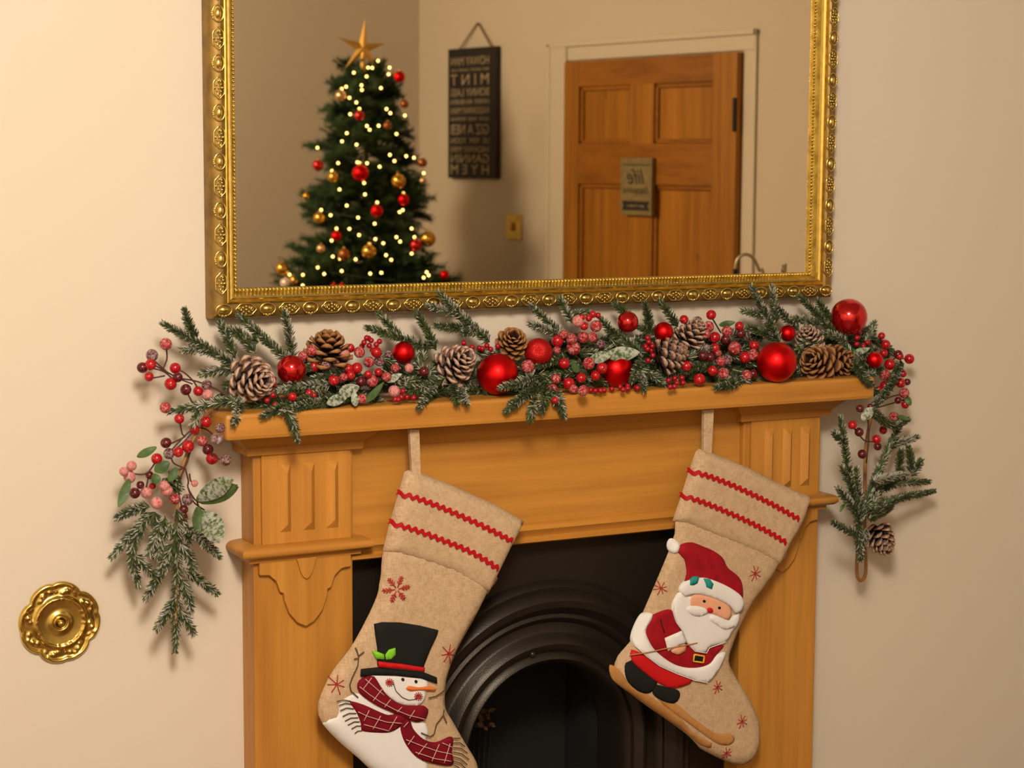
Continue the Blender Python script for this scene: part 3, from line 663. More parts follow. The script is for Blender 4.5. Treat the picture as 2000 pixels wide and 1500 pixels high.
stitch('scarf_fringe', ln1([(235, 972), (290, 960), (340, 968)], [(250, 1003), (300, 985), (352, 992)], [(260, 1045), (310, 1022), (365, 1030)], [(280, 1090), (330, 1065), (385, 1066)], [(298, 1127), (345, 1102), (400, 1100)], [(320, 1160), (370, 1132), (412, 1132)], [(350, 1190), (390, 1165), (422, 1165)], [(375, 1225), (400, 1205), (432, 1203)],
       [(1150, 1262), (1215, 1268)], [(1150, 1298), (1210, 1300), (1255, 1335)], [(1150, 1335), (1220, 1345), (1272, 1385)], [(1150, 1370), (1220, 1385), (1280, 1432)], [(1150, 1408), (1210, 1425), (1265, 1472)], [(1152, 1440), (1210, 1460), (1250, 1500)], [(1155, 1470), (1190, 1490), (1215, 1512)]), F1, 4.6, 0.0009, 'thread_brown', snow)
for e in ((755, 798), (860, 815)): patch('eye', lp1([(e[0] + 12 * math.cos(t), e[1] + 13 * math.sin(t)) for t in np.linspace(0, 6.28, 9)[:-1]], 0.002), F1, 3.5, 'felt_black', snow, 0.0008)
patch('carrot_nose', lp1([(778, 866), (800, 848), (880, 860), (960, 855), (1020, 872), (1015, 888), (900, 882), (810, 888)], 0.004), F1, 4, 'felt_orange', snow, 0.002)
stitch('smile', ln1([(680, 830), (700, 890), (750, 940), (800, 960), (850, 955), (890, 930)]), F1, 3.4, 0.0007, 'thread_brown', snow)
for c in ((650, 822), (878, 932)): stitch('cheek', [px_loop(C1([(c[0], c[1]), (c[0] + 34 * math.cos(a), c[1] + 34 * math.sin(a))]), Yp) for a in np.linspace(0, 6.28, 13)[:-1]], F1, 3.4, 0.0008, 'thread_red', snow)
stitch('twig_arm', ln1([(400, 940), (345, 890), (335, 840), (350, 790), (400, 690), (410, 620), (400, 560)], [(410, 630), (375, 640)], [(412, 612), (452, 580)], [(405, 585), (395, 555)]), F1, 4.0, 0.0010, 'thread_brown', snow)
stitch('twig_arm', ln1([(900, 1220), (970, 1250), (1000, 1230), (1020, 1150), (1080, 1080), (1090, 1040)], [(1080, 1080), (1105, 1145)], [(960, 942), (1020, 930), (1090, 890)]), F1, 4.2, 0.0010, 'thread_brown', snow)
q = px_loop(C1([(715, 88)]), Yp)[0]; fl = []
for i in range(6):
    a = 0.1 + i * math.pi / 3; r = 0.0225; ca, sa = math.cos(a), math.sin(a); fl.append([(q[0] + ca * 0.003, q[1] + sa * 0.003), (q[0] + r * ca, q[1] + r * sa)])
    for rr, l in ((0.35, 0.006), (0.55, 0.006), (0.75, 0.005)):
        for s in (-0.7, 0.7): fl.append([(q[0] + rr * r * ca, q[1] + rr * r * sa), (q[0] + rr * r * ca + l * math.cos(a + s), q[1] + rr * r * sa + l * math.sin(a + s))])
stitch('embroidered_snowflake', fl, F1, 0.3, 0.0010, 'thread_red', st1)
for c, r in (((245, 845), 0.017), ((1130, 600), 0.0175)): stitch('embroidered_star', burst(px_loop(C1([c]), Yp)[0], r, 7, 0.5), F1, 0.3, 0.0009, 'thread_red', st1)

# --- stocking with the bearded skier
sock2 = [(1330, 1010), (1318, 1043), (1305, 1080), (1280, 1140), (1249, 1212), (1236, 1246), (1207, 1281), (1199, 1306), (1202, 1321), (1214, 1340), (1258, 1375), (1337, 1431), (1368, 1462), (1380, 1469), (1418, 1487), (1446, 1494), (1468, 1484), (1482, 1459), (1484, 1431), (1481, 1406), (1465, 1368), (1446, 1337), (1431, 1312), (1423, 1290), (1431, 1259), (1446, 1221), (1468, 1180), (1493, 1146), (1519, 1106), (1532, 1070), (1430, 1030)]
cuff2 = [(1361, 883), (1368, 877), (1390, 884), (1460, 912), (1544, 954), (1587, 972), (1568, 1020), (1542, 1068), (1522, 1108), (1478, 1084), (1390, 1049), (1346, 1029), (1316, 1018), (1333, 969), (1348, 921)]
st2, F2 = stocking('burlap stocking with a white-bearded figure in red hat on skis', sock2, cuff2,
                   [[(1373, 800), (1392, 799)], [(1372, 884), (1387, 884)]],
                   [[(1353, 922), (1390, 932), (1445, 954), (1511, 986), (1563, 1015)], [(1338, 970), (1379, 983), (1445, 1011), (1500, 1038), (1538, 1061)]])
C2 = conv(3.192, 1180, 1030)
def lp2(pts, st=0.006, corner=False): return smooth_loop(px_loop(C2(pts), Yp), st, corner)
def ln2(*lines): return [px_loop(C2(l), Yp) for l in lines]
def circ(c, rx, ry=None, n=12): ry = ry or rx; return [(c[0] + rx * math.cos(t), c[1] + ry * math.sin(t)) for t in np.linspace(0, 2 * math.pi, n, endpoint=False)]
patch('ski', lp2([(65, 870), (110, 895), (170, 980), (300, 1060), (470, 1180), (560, 1280), (680, 1350), (678, 1380), (620, 1365), (520, 1280), (400, 1200), (250, 1090), (110, 990), (68, 935)]), F2, 0, 'felt_tan', st2, 0.002)
patch('ski', lp2([(320, 1040), (450, 1100), (560, 1190), (690, 1280), (795, 1290), (820, 1325), (790, 1360), (720, 1355), (620, 1290), (500, 1200), (400, 1130)]), F2, 0, 'felt_tan', st2, 0.002)
fig = patch('bearded_figure_applique', lp2([(320, 545), (420, 515), (460, 600), (500, 660), (520, 720), (630, 790), (650, 755), (750, 738), (700, 800), (665, 850), (600, 885), (510, 885), (400, 845), (300, 760), (258, 670), (280, 590)]), F2, 1, 'felt_red', st2, 0.003)
patch('boot', lp2([(145, 850), (180, 830), (230, 880), (320, 940), (332, 990), (290, 1035), (230, 1030), (160, 970), (138, 900)]), F2, 1, 'felt_black', fig, 0.003)
patch('boot', lp2([(320, 985), (400, 1000), (470, 1020), (475, 1062), (440, 1100), (370, 1085), (310, 1040)]), F2, 1, 'felt_black', fig, 0.003)
patch('trousers', lp2([(185, 770), (250, 795), (340, 855), (450, 905), (560, 945), (540, 975), (440, 1005), (350, 975), (260, 910), (180, 835)]), F2, 2, 'felt_bright_red', fig, 0.002)
patch('coat_trim', lp2([(310, 540), (265, 545), (230, 590), (195, 680), (200, 740), (260, 800), (340, 860), (450, 910), (560, 950), (640, 965), (690, 920), (745, 830), (758, 780), (700, 800), (665, 845), (600, 872), (510, 875), (420, 845), (320, 770), (275, 700), (265, 640), (300, 575)], 0.005), F2, 3, 'felt_white', fig, 0.003)
patch('beard', lp2([(428, 480), (465, 412), (510, 415), (650, 470), (790, 560), (840, 530), (842, 590), (795, 660), (760, 712), (650, 748), (630, 782), (560, 768), (510, 710), (490, 650), (450, 595), (430, 530)]), F2, 3, 'felt_white', fig, 0.004)
patch('face', lp2([(545, 425), (600, 415), (690, 440), (775, 490), (788, 520), (772, 575), (700, 550), (640, 525), (580, 500), (533, 482)]), F2, 5.5, 'felt_skin', fig, 0.001)
patch('moustache', lp2([(505, 500), (560, 487), (620, 500), (645, 530), (590, 553), (535, 540)]), F2, 6.5, 'felt_white', fig, 0.0025)
patch('moustache', lp2([(652, 548), (700, 550), (760, 590), (808, 612), (745, 634), (690, 602), (655, 578)]), F2, 6.5, 'felt_white', fig, 0.0025)
patch('hat', lp2([(470, 160), (490, 110), (550, 95), (620, 120), (680, 145), (740, 190), (770, 250), (830, 300), (860, 350), (862, 450), (790, 410), (690, 360), (600, 335), (530, 345), (505, 345), (520, 290), (505, 200)]), F2, 2, 'felt_red', fig, 0.003)
patch('pompom', lp2(circ((450, 122), 30, 45)), F2, 2, 'felt_white', fig, 0.003)
patch('hat_brim', lp2([(470, 390), (490, 350), (530, 328), (610, 312), (700, 337), (790, 382), (850, 430), (866, 480), (850, 522), (820, 535), (780, 490), (700, 447), (600, 418), (540, 418), (500, 430)]), F2, 6, 'felt_white', fig, 0.003)
patch('nose', lp2(circ((650, 513), 16)), F2, 9.0, 'felt_bright_red', fig, 0.002, step=0.003)
for e in ((617, 458), (709, 498)): patch('eye', lp2(circ(e, 9, n=8), 0.002), F2, 7, 'felt_black', fig, 0.0008)
patch('holly_leaf', lp2([(525, 355), (530, 325), (550, 305), (580, 305), (570, 345), (545, 358)], 0.003, True), F2, 8.5, 'felt_teal', fig, 0.001)
patch('holly_leaf', lp2([(608, 315), (645, 318), (667, 348), (657, 382), (625, 368), (618, 340)], 0.003, True), F2, 8.5, 'felt_teal', fig, 0.001)
patch('cuff_trim', lp2([(375, 690), (480, 645), (507, 715), (395, 767)], 0.004, True), F2, 6, 'felt_white', fig, 0.0025)
patch('hand', lp2([(412, 765), (455, 738), (500, 725), (502, 770), (450, 792)]), F2, 5, 'felt_skin', fig, 0.0025)
stitch('ski_pole', ln2([(160, 797), (375, 752), (470, 738), (572, 716)]), F2, 6.4, 0.0011, 'felt_tan', fig)
stitch('coat_seam', ln2([(350, 570), (356, 610), (372, 655)]), F2, 4.2, 0.0008, 'felt_black', fig)
stitch('belt_buckle', ln2([(555, 790), (615, 800), (611, 840), (550, 832), (555, 788)]), F2, 5.5, 0.0016, 'felt_yellow', fig)
patch('belt', lp2([(560, 797), (608, 805), (604, 833), (556, 826)], 0.003, True), F2, 4.5, 'felt_black', fig, 0.0008)
stitch('beard_piping', [px_loop(C2(l), Yp) for l in ([(430, 480), (428, 530), (450, 595), (490, 650), (512, 710), (560, 770), (632, 782), (650, 750), (758, 712)], [(375, 690), (480, 645), (507, 715), (395, 767), (375, 690)], [(193, 690), (200, 742), (260, 802), (340, 862), (450, 912), (560, 952), (642, 967)])], F2, 4.6, 0.0008, 'thread_white', fig)
for c, r in (((948, 290), 0.0145), ((368, 385), 0.013), ((712, 1000), 0.0125), ((868, 1215), 0.0135), ((775, 1415), 0.012)):
    stitch('embroidered_star', burst(px_loop(C2([c]), Yp)[0], r, 8, 0.25), F2, 0.3, 0.0008, 'thread_red', st2)

# ------------------------------------------------------------------ garland along the shelf
gar = empty('christmas_garland', (0, -0.07, ZS1), 'frosted pine garland with red berries and pine cones draped over the mantel shelf', 'garland')
def edge_v(u): return 807 - (u - 436) * 0.0542
def gy(u, v):                                               # depth of the garland at a photo pixel
    if u < 425 or u > 1712: return -0.062
    h = edge_v(u) - v
    if h < 0: return -0.130
    return -max(0.060, 0.116 - 0.0006 * h)
def gp(u, v, dy=0.0): return at(u, v, gy(u, v) + dy)
# sprigs: pixel path from root to tip, frost 0-1, optional depth of root and tip
SPR = [
 ([(458, 712), (390, 672), (322, 634)], .35), ([(384, 662), (372, 640), (361, 607)], .15), ([(425, 690), (395, 682), (358, 684)], .85), ([(460, 700), (446, 665), (430, 632)], .3),
 ([(562, 702), (515, 660), (469, 618)], .35), ([(505, 668), (470, 655), (440, 640)], .3), ([(500, 690), (480, 668), (463, 645)], .3), ([(572, 702), (566, 660), (557, 612)], .7), ([(455, 722), (425, 724), (396, 730)], .6),
 ([(462, 782), (400, 790), (334, 803)], .45), ([(395, 788), (388, 805), (378, 828)], .85), ([(468, 774), (464, 800), (458, 826)], .9), ([(420, 775), (445, 785), (470, 790)], .5),
 ([(590, 788), (552, 796), (514, 812)], .2), ([(560, 800), (572, 825), (580, 858)], .55), ([(652, 782), (605, 788), (552, 804)], .45), ([(645, 750), (595, 755), (538, 764)], .8), ([(578, 732), (572, 748), (566, 765)], .3), ([(640, 770), (610, 775), (585, 783)], .3), ([(690, 770), (660, 780), (632, 792)], .7),
 ([(852, 684), (836, 650), (815, 612)], .1), ([(842, 680), (782, 660), (718, 640)], .35), ([(780, 660), (764, 640), (742, 614)], .25), ([(828, 705), (824, 690), (815, 678)], .7), ([(840, 740), (820, 715), (810, 690)], .4),
 ([(956, 668), (905, 620), (860, 574)], .6), ([(915, 635), (885, 640), (853, 636)], .2), ([(890, 615), (865, 605), (838, 597)], .75), ([(940, 655), (915, 630), (892, 612)], .5), ([(955, 660), (930, 648), (905, 650)], .5),
 ([(850, 748), (836, 770), (820, 794)], .75), ([(850, 752), (820, 758), (787, 764)], .45), ([(870, 738), (845, 748), (815, 752)], .3), ([(884, 750), (888, 766), (892, 786)], .2), ([(898, 758), (904, 770), (912, 786)], .75), ([(960, 757), (935, 760), (905, 766)], .15, 0.05),
 ([(800, 760), (785, 745), (770, 735)], .3), ([(770, 740), (790, 745), (815, 742)], .3),
 ([(1045, 738), (1012, 748), (978, 758)], .65, -0.02), ([(1052, 752), (1020, 775), (990, 802)], .2), ([(1046, 768), (1042, 790), (1035, 818)], .5), ([(1064, 760), (1064, 780), (1058, 803)], .3), ([(1088, 765), (1094, 786), (1101, 812)], .5), ([(1060, 745), (1075, 760), (1085, 785)], .4), ([(1030, 762), (1010, 785), (1000, 790)], .4), ([(1052, 730), (1072, 738), (1092, 750)], .2),
 ([(1108, 665), (1075, 632), (1038, 598)], .65), ([(1100, 662), (1072, 645), (1038, 634)], .65), ([(1120, 632), (1108, 610), (1095, 585)], .55), ([(1116, 620), (1130, 612), (1148, 609)], .35),
 ([(1208, 658), (1192, 645), (1175, 625)], .4), ([(1268, 645), (1266, 622), (1260, 595)], .1), ([(1240, 630), (1222, 612), (1202, 596)], .1), ([(1250, 690), (1225, 668), (1205, 650)], .2), ([(1324, 638), (1308, 615), (1290, 590)], .2), ([(1290, 650), (1270, 645), (1250, 640)], .1),
 ([(1248, 718), (1275, 735), (1304, 754)], .45), ([(1250, 722), (1254, 742), (1258, 762)], .75), ([(1258, 700), (1245, 720), (1235, 742)], .3),
 ([(1522, 670), (1495, 615), (1468, 562)], .5), ([(1516, 630), (1512, 598), (1508, 562)], .6), ([(1498, 618), (1478, 612), (1453, 607)], .6), ([(1560, 645), (1530, 615), (1512, 595)], .35), ([(1518, 664), (1492, 650), (1465, 640)], .15), ([(1520, 660), (1510, 650), (1500, 636)], .2),
 ([(1632, 655), (1600, 618), (1563, 580)], .15), ([(1600, 632), (1575, 626), (1550, 622)], .75), ([(1625, 630), (1612, 610), (1598, 588)], .15), ([(1655, 668), (1630, 655), (1605, 650)], .45), ([(1595, 675), (1575, 668), (1560, 682)], .3), ([(1660, 690), (1645, 670), (1630, 650)], .4),
 ([(1402, 744), (1418, 745), (1436, 750)], .2), ([(1445, 745), (1425, 752), (1400, 756)], .3),
 ([(1690, 668), (1700, 652), (1707, 632)], .25), ([(1712, 684), (1692, 690), (1668, 702)], .6), ([(1720, 718), (1708, 726), (1692, 734)], .65), ([(1668, 678), (1680, 690), (1690, 712)], .2), ([(1675, 700), (1660, 690), (1650, 675)], .2),
 # hanging at the right-hand end
 ([(1681, 1030), (1659, 928), (1642, 815)], .25), ([(1655, 866), (1642, 858), (1630, 847)], .5), ([(1663, 945), (1654, 930), (1646, 914)], .5), ([(1676, 1004), (1656, 978), (1638, 956)], .6), ([(1678, 1043), (1652, 1034), (1628, 1021)], .35), ([(1685, 1016), (1678, 970), (1673, 918)], .5),
 ([(1686, 1004), (1716, 920), (1762, 822)], .45), ([(1733, 872), (1760, 862), (1791, 854)], .75), ([(1706, 940), (1735, 933), (1770, 925)], .95), ([(1694, 1004), (1708, 978), (1721, 948)], .5), ([(1697, 1014), (1748, 976), (1823, 960)], .15), ([(1716, 955), (1760, 943), (1812, 941)], .1),
 ([(1757, 930), (1758, 906), (1760, 882)], .1), ([(1782, 925), (1779, 900), (1775, 876)], .1), ([(1780, 930), (1790, 915), (1798, 901)], .5), ([(1692, 1030), (1685, 1060), (1680, 1090)], .45), ([(1690, 985), (1710, 990), (1730, 975)], .2), ([(1700, 1010), (1722, 1000), (1740, 990)], .15), ([(1676, 1020), (1676, 1050), (1682, 1085)], .4), ([(1700, 800), (1740, 830), (1772, 820)], .25),
 # hanging at the left-hand end
 ([(345, 1018), (346, 1140), (343, 1268)], .65), ([(292, 990), (262, 996), (231, 1010)], .45), ([(300, 1000), (258, 1042), (220, 1086)], .6), ([(280, 1018), (257, 1078), (269, 1140)], .5), ([(263, 1084), (280, 1104), (304, 1125)], .6), ([(322, 1008), (306, 1042), (292, 1080)], .7), ([(334, 1020), (318, 1050), (305, 1085)], .7),
 ([(366, 1030), (395, 1055), (427, 1085)], .7), ([(334, 1085), (310, 1125), (286, 1167)], .6), ([(358, 1110), (388, 1132), (422, 1158)], .55), ([(355, 1132), (366, 1160), (374, 1192)], .7), ([(340, 1172), (325, 1198), (307, 1227)], .6), ([(352, 1192), (364, 1212), (377, 1236)], .45), ([(345, 995), (358, 1022), (370, 1055)], .6), ([(302, 1000), (305, 1032), (300, 1068)], .7), ([(340, 1060), (322, 1090), (315, 1110)], .6), ([(352, 1060), (368, 1085), (380, 1115)], .5), ([(330, 920), (340, 935), (350, 952)], .2), ([(318, 935), (330, 945), (345, 958)], .3),
 # the body of the garland behind the berries
 ([(1760, 705), (1735, 760), (1700, 800)], .3), ([(1660, 700), (1690, 740), (1720, 780)], .2), ([(700, 735), (660, 730), (615, 738)], .35), ([(760, 730), (720, 740), (690, 752)], .5), ([(740, 700), (770, 705), (800, 715)], .4),
 ([(1190, 660), (1215, 670), (1245, 665)], .3), ([(1130, 690), (1160, 690), (1190, 680)], .3), ([(1110, 700), (1080, 705), (1050, 715)], .3), ([(1150, 735), (1120, 728), (1090, 730)], .2), ([(1420, 690), (1445, 700), (1470, 712)], .2), ([(1390, 720), (1360, 715), (1335, 725)], .2), ([(1340, 700), (1360, 690), (1385, 680)], .2), ([(1430, 720), (1445, 735), (1460, 745)], .3), ([(930, 690), (955, 690), (980, 695)], .4), ([(650, 700), (625, 705), (600, 720)], .3),
]
def sprig(pix, frost, back=0.0):
    dep = [back + gy(*pix[0]) + random.uniform(-0.006, 0.006)]
    tip = back + gy(*pix[-1]) + random.uniform(-0.012, 0.012)
    dep = [dep[0] + (tip - dep[0]) * k / (len(pix) - 1) for k in range(len(pix))]
    for k, (u, v) in enumerate(pix):
        if edge_v(u) - v < 4 and 430 < u < 1712 and not back: dep[k] = min(dep[k], -0.134)
    dep = [min(d, -0.028) for d in dep]
    pts = bez([at(u, v, d) for (u, v), d in zip(pix, dep)], 16)
    ln = sum((pts[i + 1] - pts[i]).length for i in range(len(pts) - 1)); mb = MB()
    mb.tube(pts, [0.0016 * (1 - 0.6 * i / len(pts)) for i in range(len(pts))], 5); nt_ = len(mb.f); nv = len(mb.v)
    fr = [0.25 * frost] * nv; N = int(ln * 3300); ga = 2.39996
    fdir = Vector((random.uniform(-.5, .5), -0.6, random.uniform(0.2, 1.0))).normalized()
    for i in range(N):
        s = (i + 0.5) / N; k = s * (len(pts) - 1); i0 = min(int(k), len(pts) - 2); fr_ = k - i0
        p = pts[i0].lerp(pts[i0 + 1], fr_); t = (pts[i0 + 1] - pts[i0]).normalized(); n1 = t.orthogonal().normalized(); n2 = t.cross(n1)
        a = i * ga + random.uniform(-.3, .3); rad = n1 * math.cos(a) + n2 * math.sin(a)
        op = math.radians(random.uniform(38, 62)) * (1 - 0.45 * max(0, (s - 0.8) / 0.2)); d = t * math.cos(op) + rad * math.sin(op)
        l = random.uniform(0.0115, 0.016) * (1 - 0.25 * s); w = 0.0009; c1 = d.orthogonal().normalized() * w; c2 = d.cross(c1).normalized() * w
        pr = frost * (0.25 + 0.9 * max(0.0, rad.dot(fdir) + 0.3)); f0 = random.uniform(0.55, 1.0) if random.random() < pr * 0.72 else random.uniform(0.0, 0.12)
        q = p + d * l
        mb.add([p + c1, p - c1 * 0.5 + c2 * 0.87, p - c1 * 0.5 - c2 * 0.87, q - d * l * 0.25 + c1 * 0.9, q - d * l * 0.25 - c1 * 0.5 + c2 * 0.8, q - d * l * 0.25 - c1 * 0.5 - c2 * 0.8, q],
               [(0, 1, 4, 3), (1, 2, 5, 4), (2, 0, 3, 5), (3, 4, 6), (4, 5, 6), (5, 3, 6)])
        fr += [f0 * 0.5] * 3 + [f0] * 4
    o = mesh('pine_sprig', mb.v, mb.f, ['twig', 'needles'], gar, fmat=[0] * nt_ + [1] * (len(mb.f) - nt_))
    at2 = o.data.attributes.new('frost', 'FLOAT', 'POINT'); at2.data.foreach_set('value', fr)
    return o
for rec in SPR: sprig(*rec)
for u0, u1, n, top in ((470, 600, 10, 55), (590, 800, 30, 85), (800, 1000, 18, 70), (1000, 1080, 12, 70), (1080, 1260, 34, 105), (1250, 1340, 14, 85), (1340, 1500, 34, 100), (1500, 1640, 16, 70), (1630, 1712, 16, 90)):
    for k in range(n):
        u = random.uniform(u0, u1); h = random.uniform(6, top); v = edge_v(u) - h; a = random.uniform(-0.9, 0.9) + (math.pi if random.random() < 0.5 else 0); l = random.uniform(35, 60)
        tv = min(v - l * 0.6 * math.sin(a), edge_v(u) - 8); tv = max(tv, edge_v(u) - top - 8)
        sprig([(u, v), (u + l * 0.5 * math.cos(a), (v + tv) / 2 - 3), (u + l * math.cos(a), tv)], random.choice((0.1, 0.15, 0.4)), 0.038)

# berries (pixel, radius in pixels, kind)
BER = """324 672 12 f;297 694 12 g;278 718 11 d;294 712 11 r;291 736 9 r;342 719 11 r;347 737 10 d;333 750 12 r;363 761 11 d;387 764 10 r;404 752 10 g;406 771 11 p;323 796 11 f
350 818 10 r;402 824 11 r;380 839 10 r;324 865 11 d;330 886 11 g;348 883 10 r;367 872 12 r;306 896 11 r;395 861 11 f;424 858 11 g;430 836 10 g;406 878 11 d;414 896 12 r;441 899 11 g
257 910 10 p;242 921 9 p;253 931 12 p;263 963 11 d;286 962 12 p;306 982 12 p;321 949 11 p;326 958 12 p;341 974 11 f;366 976 11 g;356 1010 11 d;359 995 9 d;380 944 7 p;292 928 8 d;298 949 7 r;274 947 8 d
592 695 10 f;609 685 11 f;613 715 11 r;637 713 10 g;653 708 10 g;673 693 11 p;684 680 9 r;702 688 11 f;735 688 11 r;759 692 8 g;721 707 11 f;741 705 11 g;697 719 11 r;681 720 9 r;685 733 9 r;652 743 11 r;671 737 9 f;705 745 10 d;727 744 12 f;719 731 8 r;755 736 10 f;739 727 8 r;772 719 9 f;770 764 12 p;707 779 10 f;799 719 9 p;571 775 9 r;604 768 8 r;613 772 6 r;828 726 10 d
1089 666 12 r;1101 653 9 f;1116 662 11 f;1120 680 14 f;1129 627 12 p;1141 637 8 r;1150 621 7 r;1158 614 7 r;1168 616 6 r;1136 620 7 r;1164 637 12 f;1139 659 11 f;1157 659 10 f;1173 672 9 g;1088 684 8 f;1031 716 13 f;1102 710 11 r;1150 710 12 f;1176 719 11 r;1163 734 10 r;1086 740 10 f;1079 759 10 f;1111 749 12 r;1120 760 9 f;1135 738 10 r;1139 763 11 f;1084 782 7 r
1336 624 9 r;1362 628 10 g;1389 615 10 r;1384 638 11 f;1444 637 9 r;1447 652 9 d;1420 647 11 f;1417 663 10 d;1396 659 11 r;1378 652 10 f;1379 680 9 g;1396 680 10 r;1435 680 13 f;1473 675 10 r;1455 698 12 r;1471 693 11 f;1373 695 10 d;1387 698 9 d;1408 706 10 f;1421 703 10 g;1392 724 10 r;1413 730 12 f;1341 715 10 r;1366 741 12 r;1458 733 11 f;1471 730 9 d;1403 690 7 f
1722 656 7 r;1730 673 9 r;1754 692 9 d;1757 696 8 r;1776 701 10 r;1726 690 8 r;1738 712 11 r;1750 718 8 r;1728 732 11 f;1750 730 9 r;1764 730 7 r;1740 748 10 r;1759 748 10 r;1772 746 7 d;1728 754 10 r;1766 768 10 f;1716 760 6 r;1768 790 8 r;1754 782 7 d;1746 814 10 f;1665 830 9 r;1678 844 9 d;1725 840 8 r;1712 858 9 r;1714 872 8 d;1700 794 6 d;1680 798 8 d;1684 887 9 d"""
BEADS = """711 669;720 661;725 665;721 675;741 667;735 673;707 676;716 660;727 684;787 764;795 776;784 776;808 777;772 780;778 781;527 730;535 752;533 772;522 782;537 790;535 740;528 760
906 670;922 678;936 680;951 675;958 682;972 676;942 681;1154 762;1163 763;1173 763;1180 762;1195 760;1211 756;1217 761;1226 754;1226 759;1243 757
1265 660;1261 677;1274 676;1267 668;1272 684;1275 694;1266 704;1265 682;1318 739;1332 738;1306 743;1322 748;1334 748;1309 756;1317 755;1245 758;1674 660;1673 672;1686 676;1694 669;1678 650"""
KIND = {'r': 'berry_red', 'f': 'berry_frosted', 'p': 'berry_pink', 'd': 'berry_dark', 'g': 'berry_dark_frosted'}
bm_ = {}
for k, mt in KIND.items(): bm_[k] = shared('berry', MB().ball((0, 0, 0), 1, 18, 12), mt, smooth=True)
bm_['b'] = shared('bead', MB().ball((0, 0, 0), 1, 12, 8), 'bead_red', smooth=True)
berries = []
def put_berry(u, v, r, k, name):
    dy = random.uniform(-0.010, 0.006) - (0.010 if 430 < u < 1712 else 0)
    c = gp(u, v, dy); R_ = r * (c - CAM).dot(FW) / FPX
    if -SH < c.x < SH and c.y > -SD - 0.01 and c.z < ZS1 + R_ + 0.001 and c.z > ZS1 - 0.05:
        c = atz(u, v, ZS1 + R_ + 0.001)
    o = bpy.data.objects.new(name, bm_[k]); COL.objects.link(o); o.location = c
    sx = random.uniform(0.95, 1.06); o.scale = (R_, R_, R_ * sx); o.rotation_euler = (random.uniform(-.6, .6), random.uniform(-.6, .6), random.uniform(0, 6))
    adopt(o, gar); berries.append((c, R_)); return c, R_
for row in BER.replace('\n', ';').split(';'):
    u, v, r, k = row.split(); put_berry(float(u), float(v), float(r), k, 'berry')
for row in BEADS.replace('\n', ';').split(';'):
    u, v = row.split(); put_berry(float(u), float(v), 5.6, 'b', 'bead')
# stalks
STK = [[(450, 775), (405, 752), (372, 742), (348, 738), (318, 722), (300, 712)], [(318, 722), (326, 700), (324, 676)], [(322, 734), (300, 738)], [(330, 730), (296, 700)], [(387, 760), (378, 745), (360, 728), (345, 722)], [(376, 750), (350, 740)], [(378, 790), (368, 772), (363, 762)], [(340, 742), (318, 725), (290, 718)],
       [(370, 800), (352, 815), (356, 848), (362, 852), (335, 866)], [(382, 835), (362, 850), (330, 885)], [(380, 838), (362, 860), (340, 880)], [(372, 880), (362, 910), (340, 922), (322, 950)], [(372, 880), (358, 920), (345, 950), (343, 975)], [(362, 915), (340, 905), (333, 890)], [(362, 915), (368, 940), (367, 952), (380, 975), (392, 982)], [(370, 925), (372, 938), (378, 944)], [(367, 952), (378, 980), (400, 997)], [(385, 980), (388, 990)], [(345, 950), (355, 990), (357, 1008)],
       [(400, 862), (408, 880), (425, 895), (441, 899)], [(425, 858), (405, 840), (390, 835)], [(306, 900), (285, 925), (255, 925)], [(290, 930), (285, 955)], [(1389, 618), (1402, 640), (1408, 650)], [(1444, 640), (1458, 660), (1470, 672)], [(1470, 672), (1460, 648), (1462, 655)], [(1776, 702), (1752, 698), (1738, 690), (1733, 678)], [(1757, 696), (1745, 702), (1738, 715)], [(1665, 832), (1680, 852), (1692, 862), (1712, 862)], [(1693, 800), (1697, 850), (1692, 905)], [(1700, 795), (1740, 775), (1766, 770)], [(1700, 800), (1735, 790), (1768, 780)]]
mb = MB()
for s in STK: mb.tube(bez([gp(u, v, 0.003) for u, v in s], 14), 0.0013, 6)
tag(mb.build('berry_stalks', 'stalk', gar, smooth=True, fix=False))
# wrapped stems
mb = MB(); mb.tube(bez([at(u, v, -0.055) for u, v in ((430, 790), (395, 830), (368, 880), (350, 940), (345, 1020), (346, 1120), (344, 1220))], 40), 0.0030, 8)
mb.build('wrapped_stem', 'wrapped_stem', gar, smooth=True)
mb = MB(); mb.tube(bez([at(u, v, -0.055) for u, v in ((1715, 760), (1696, 840), (1690, 900), (1689, 1000), (1689, 1060), (1691, 1093), (1690, 1122), (1682, 1134), (1674, 1124), (1674, 1090), (1677, 1065))], 60), 0.0032, 8)
mb.build('wrapped_stem', 'wrapped_stem', gar, smooth=True)
mb = MB(); mb.tube([(x, -0.040 + 0.006 * math.sin(9 * x), ZS1 + 0.012) for x in np.linspace(-0.58, 0.60, 40)], 0.0034, 8)
mb.build('wrapped_stem', 'wrapped_stem', gar, smooth=True)
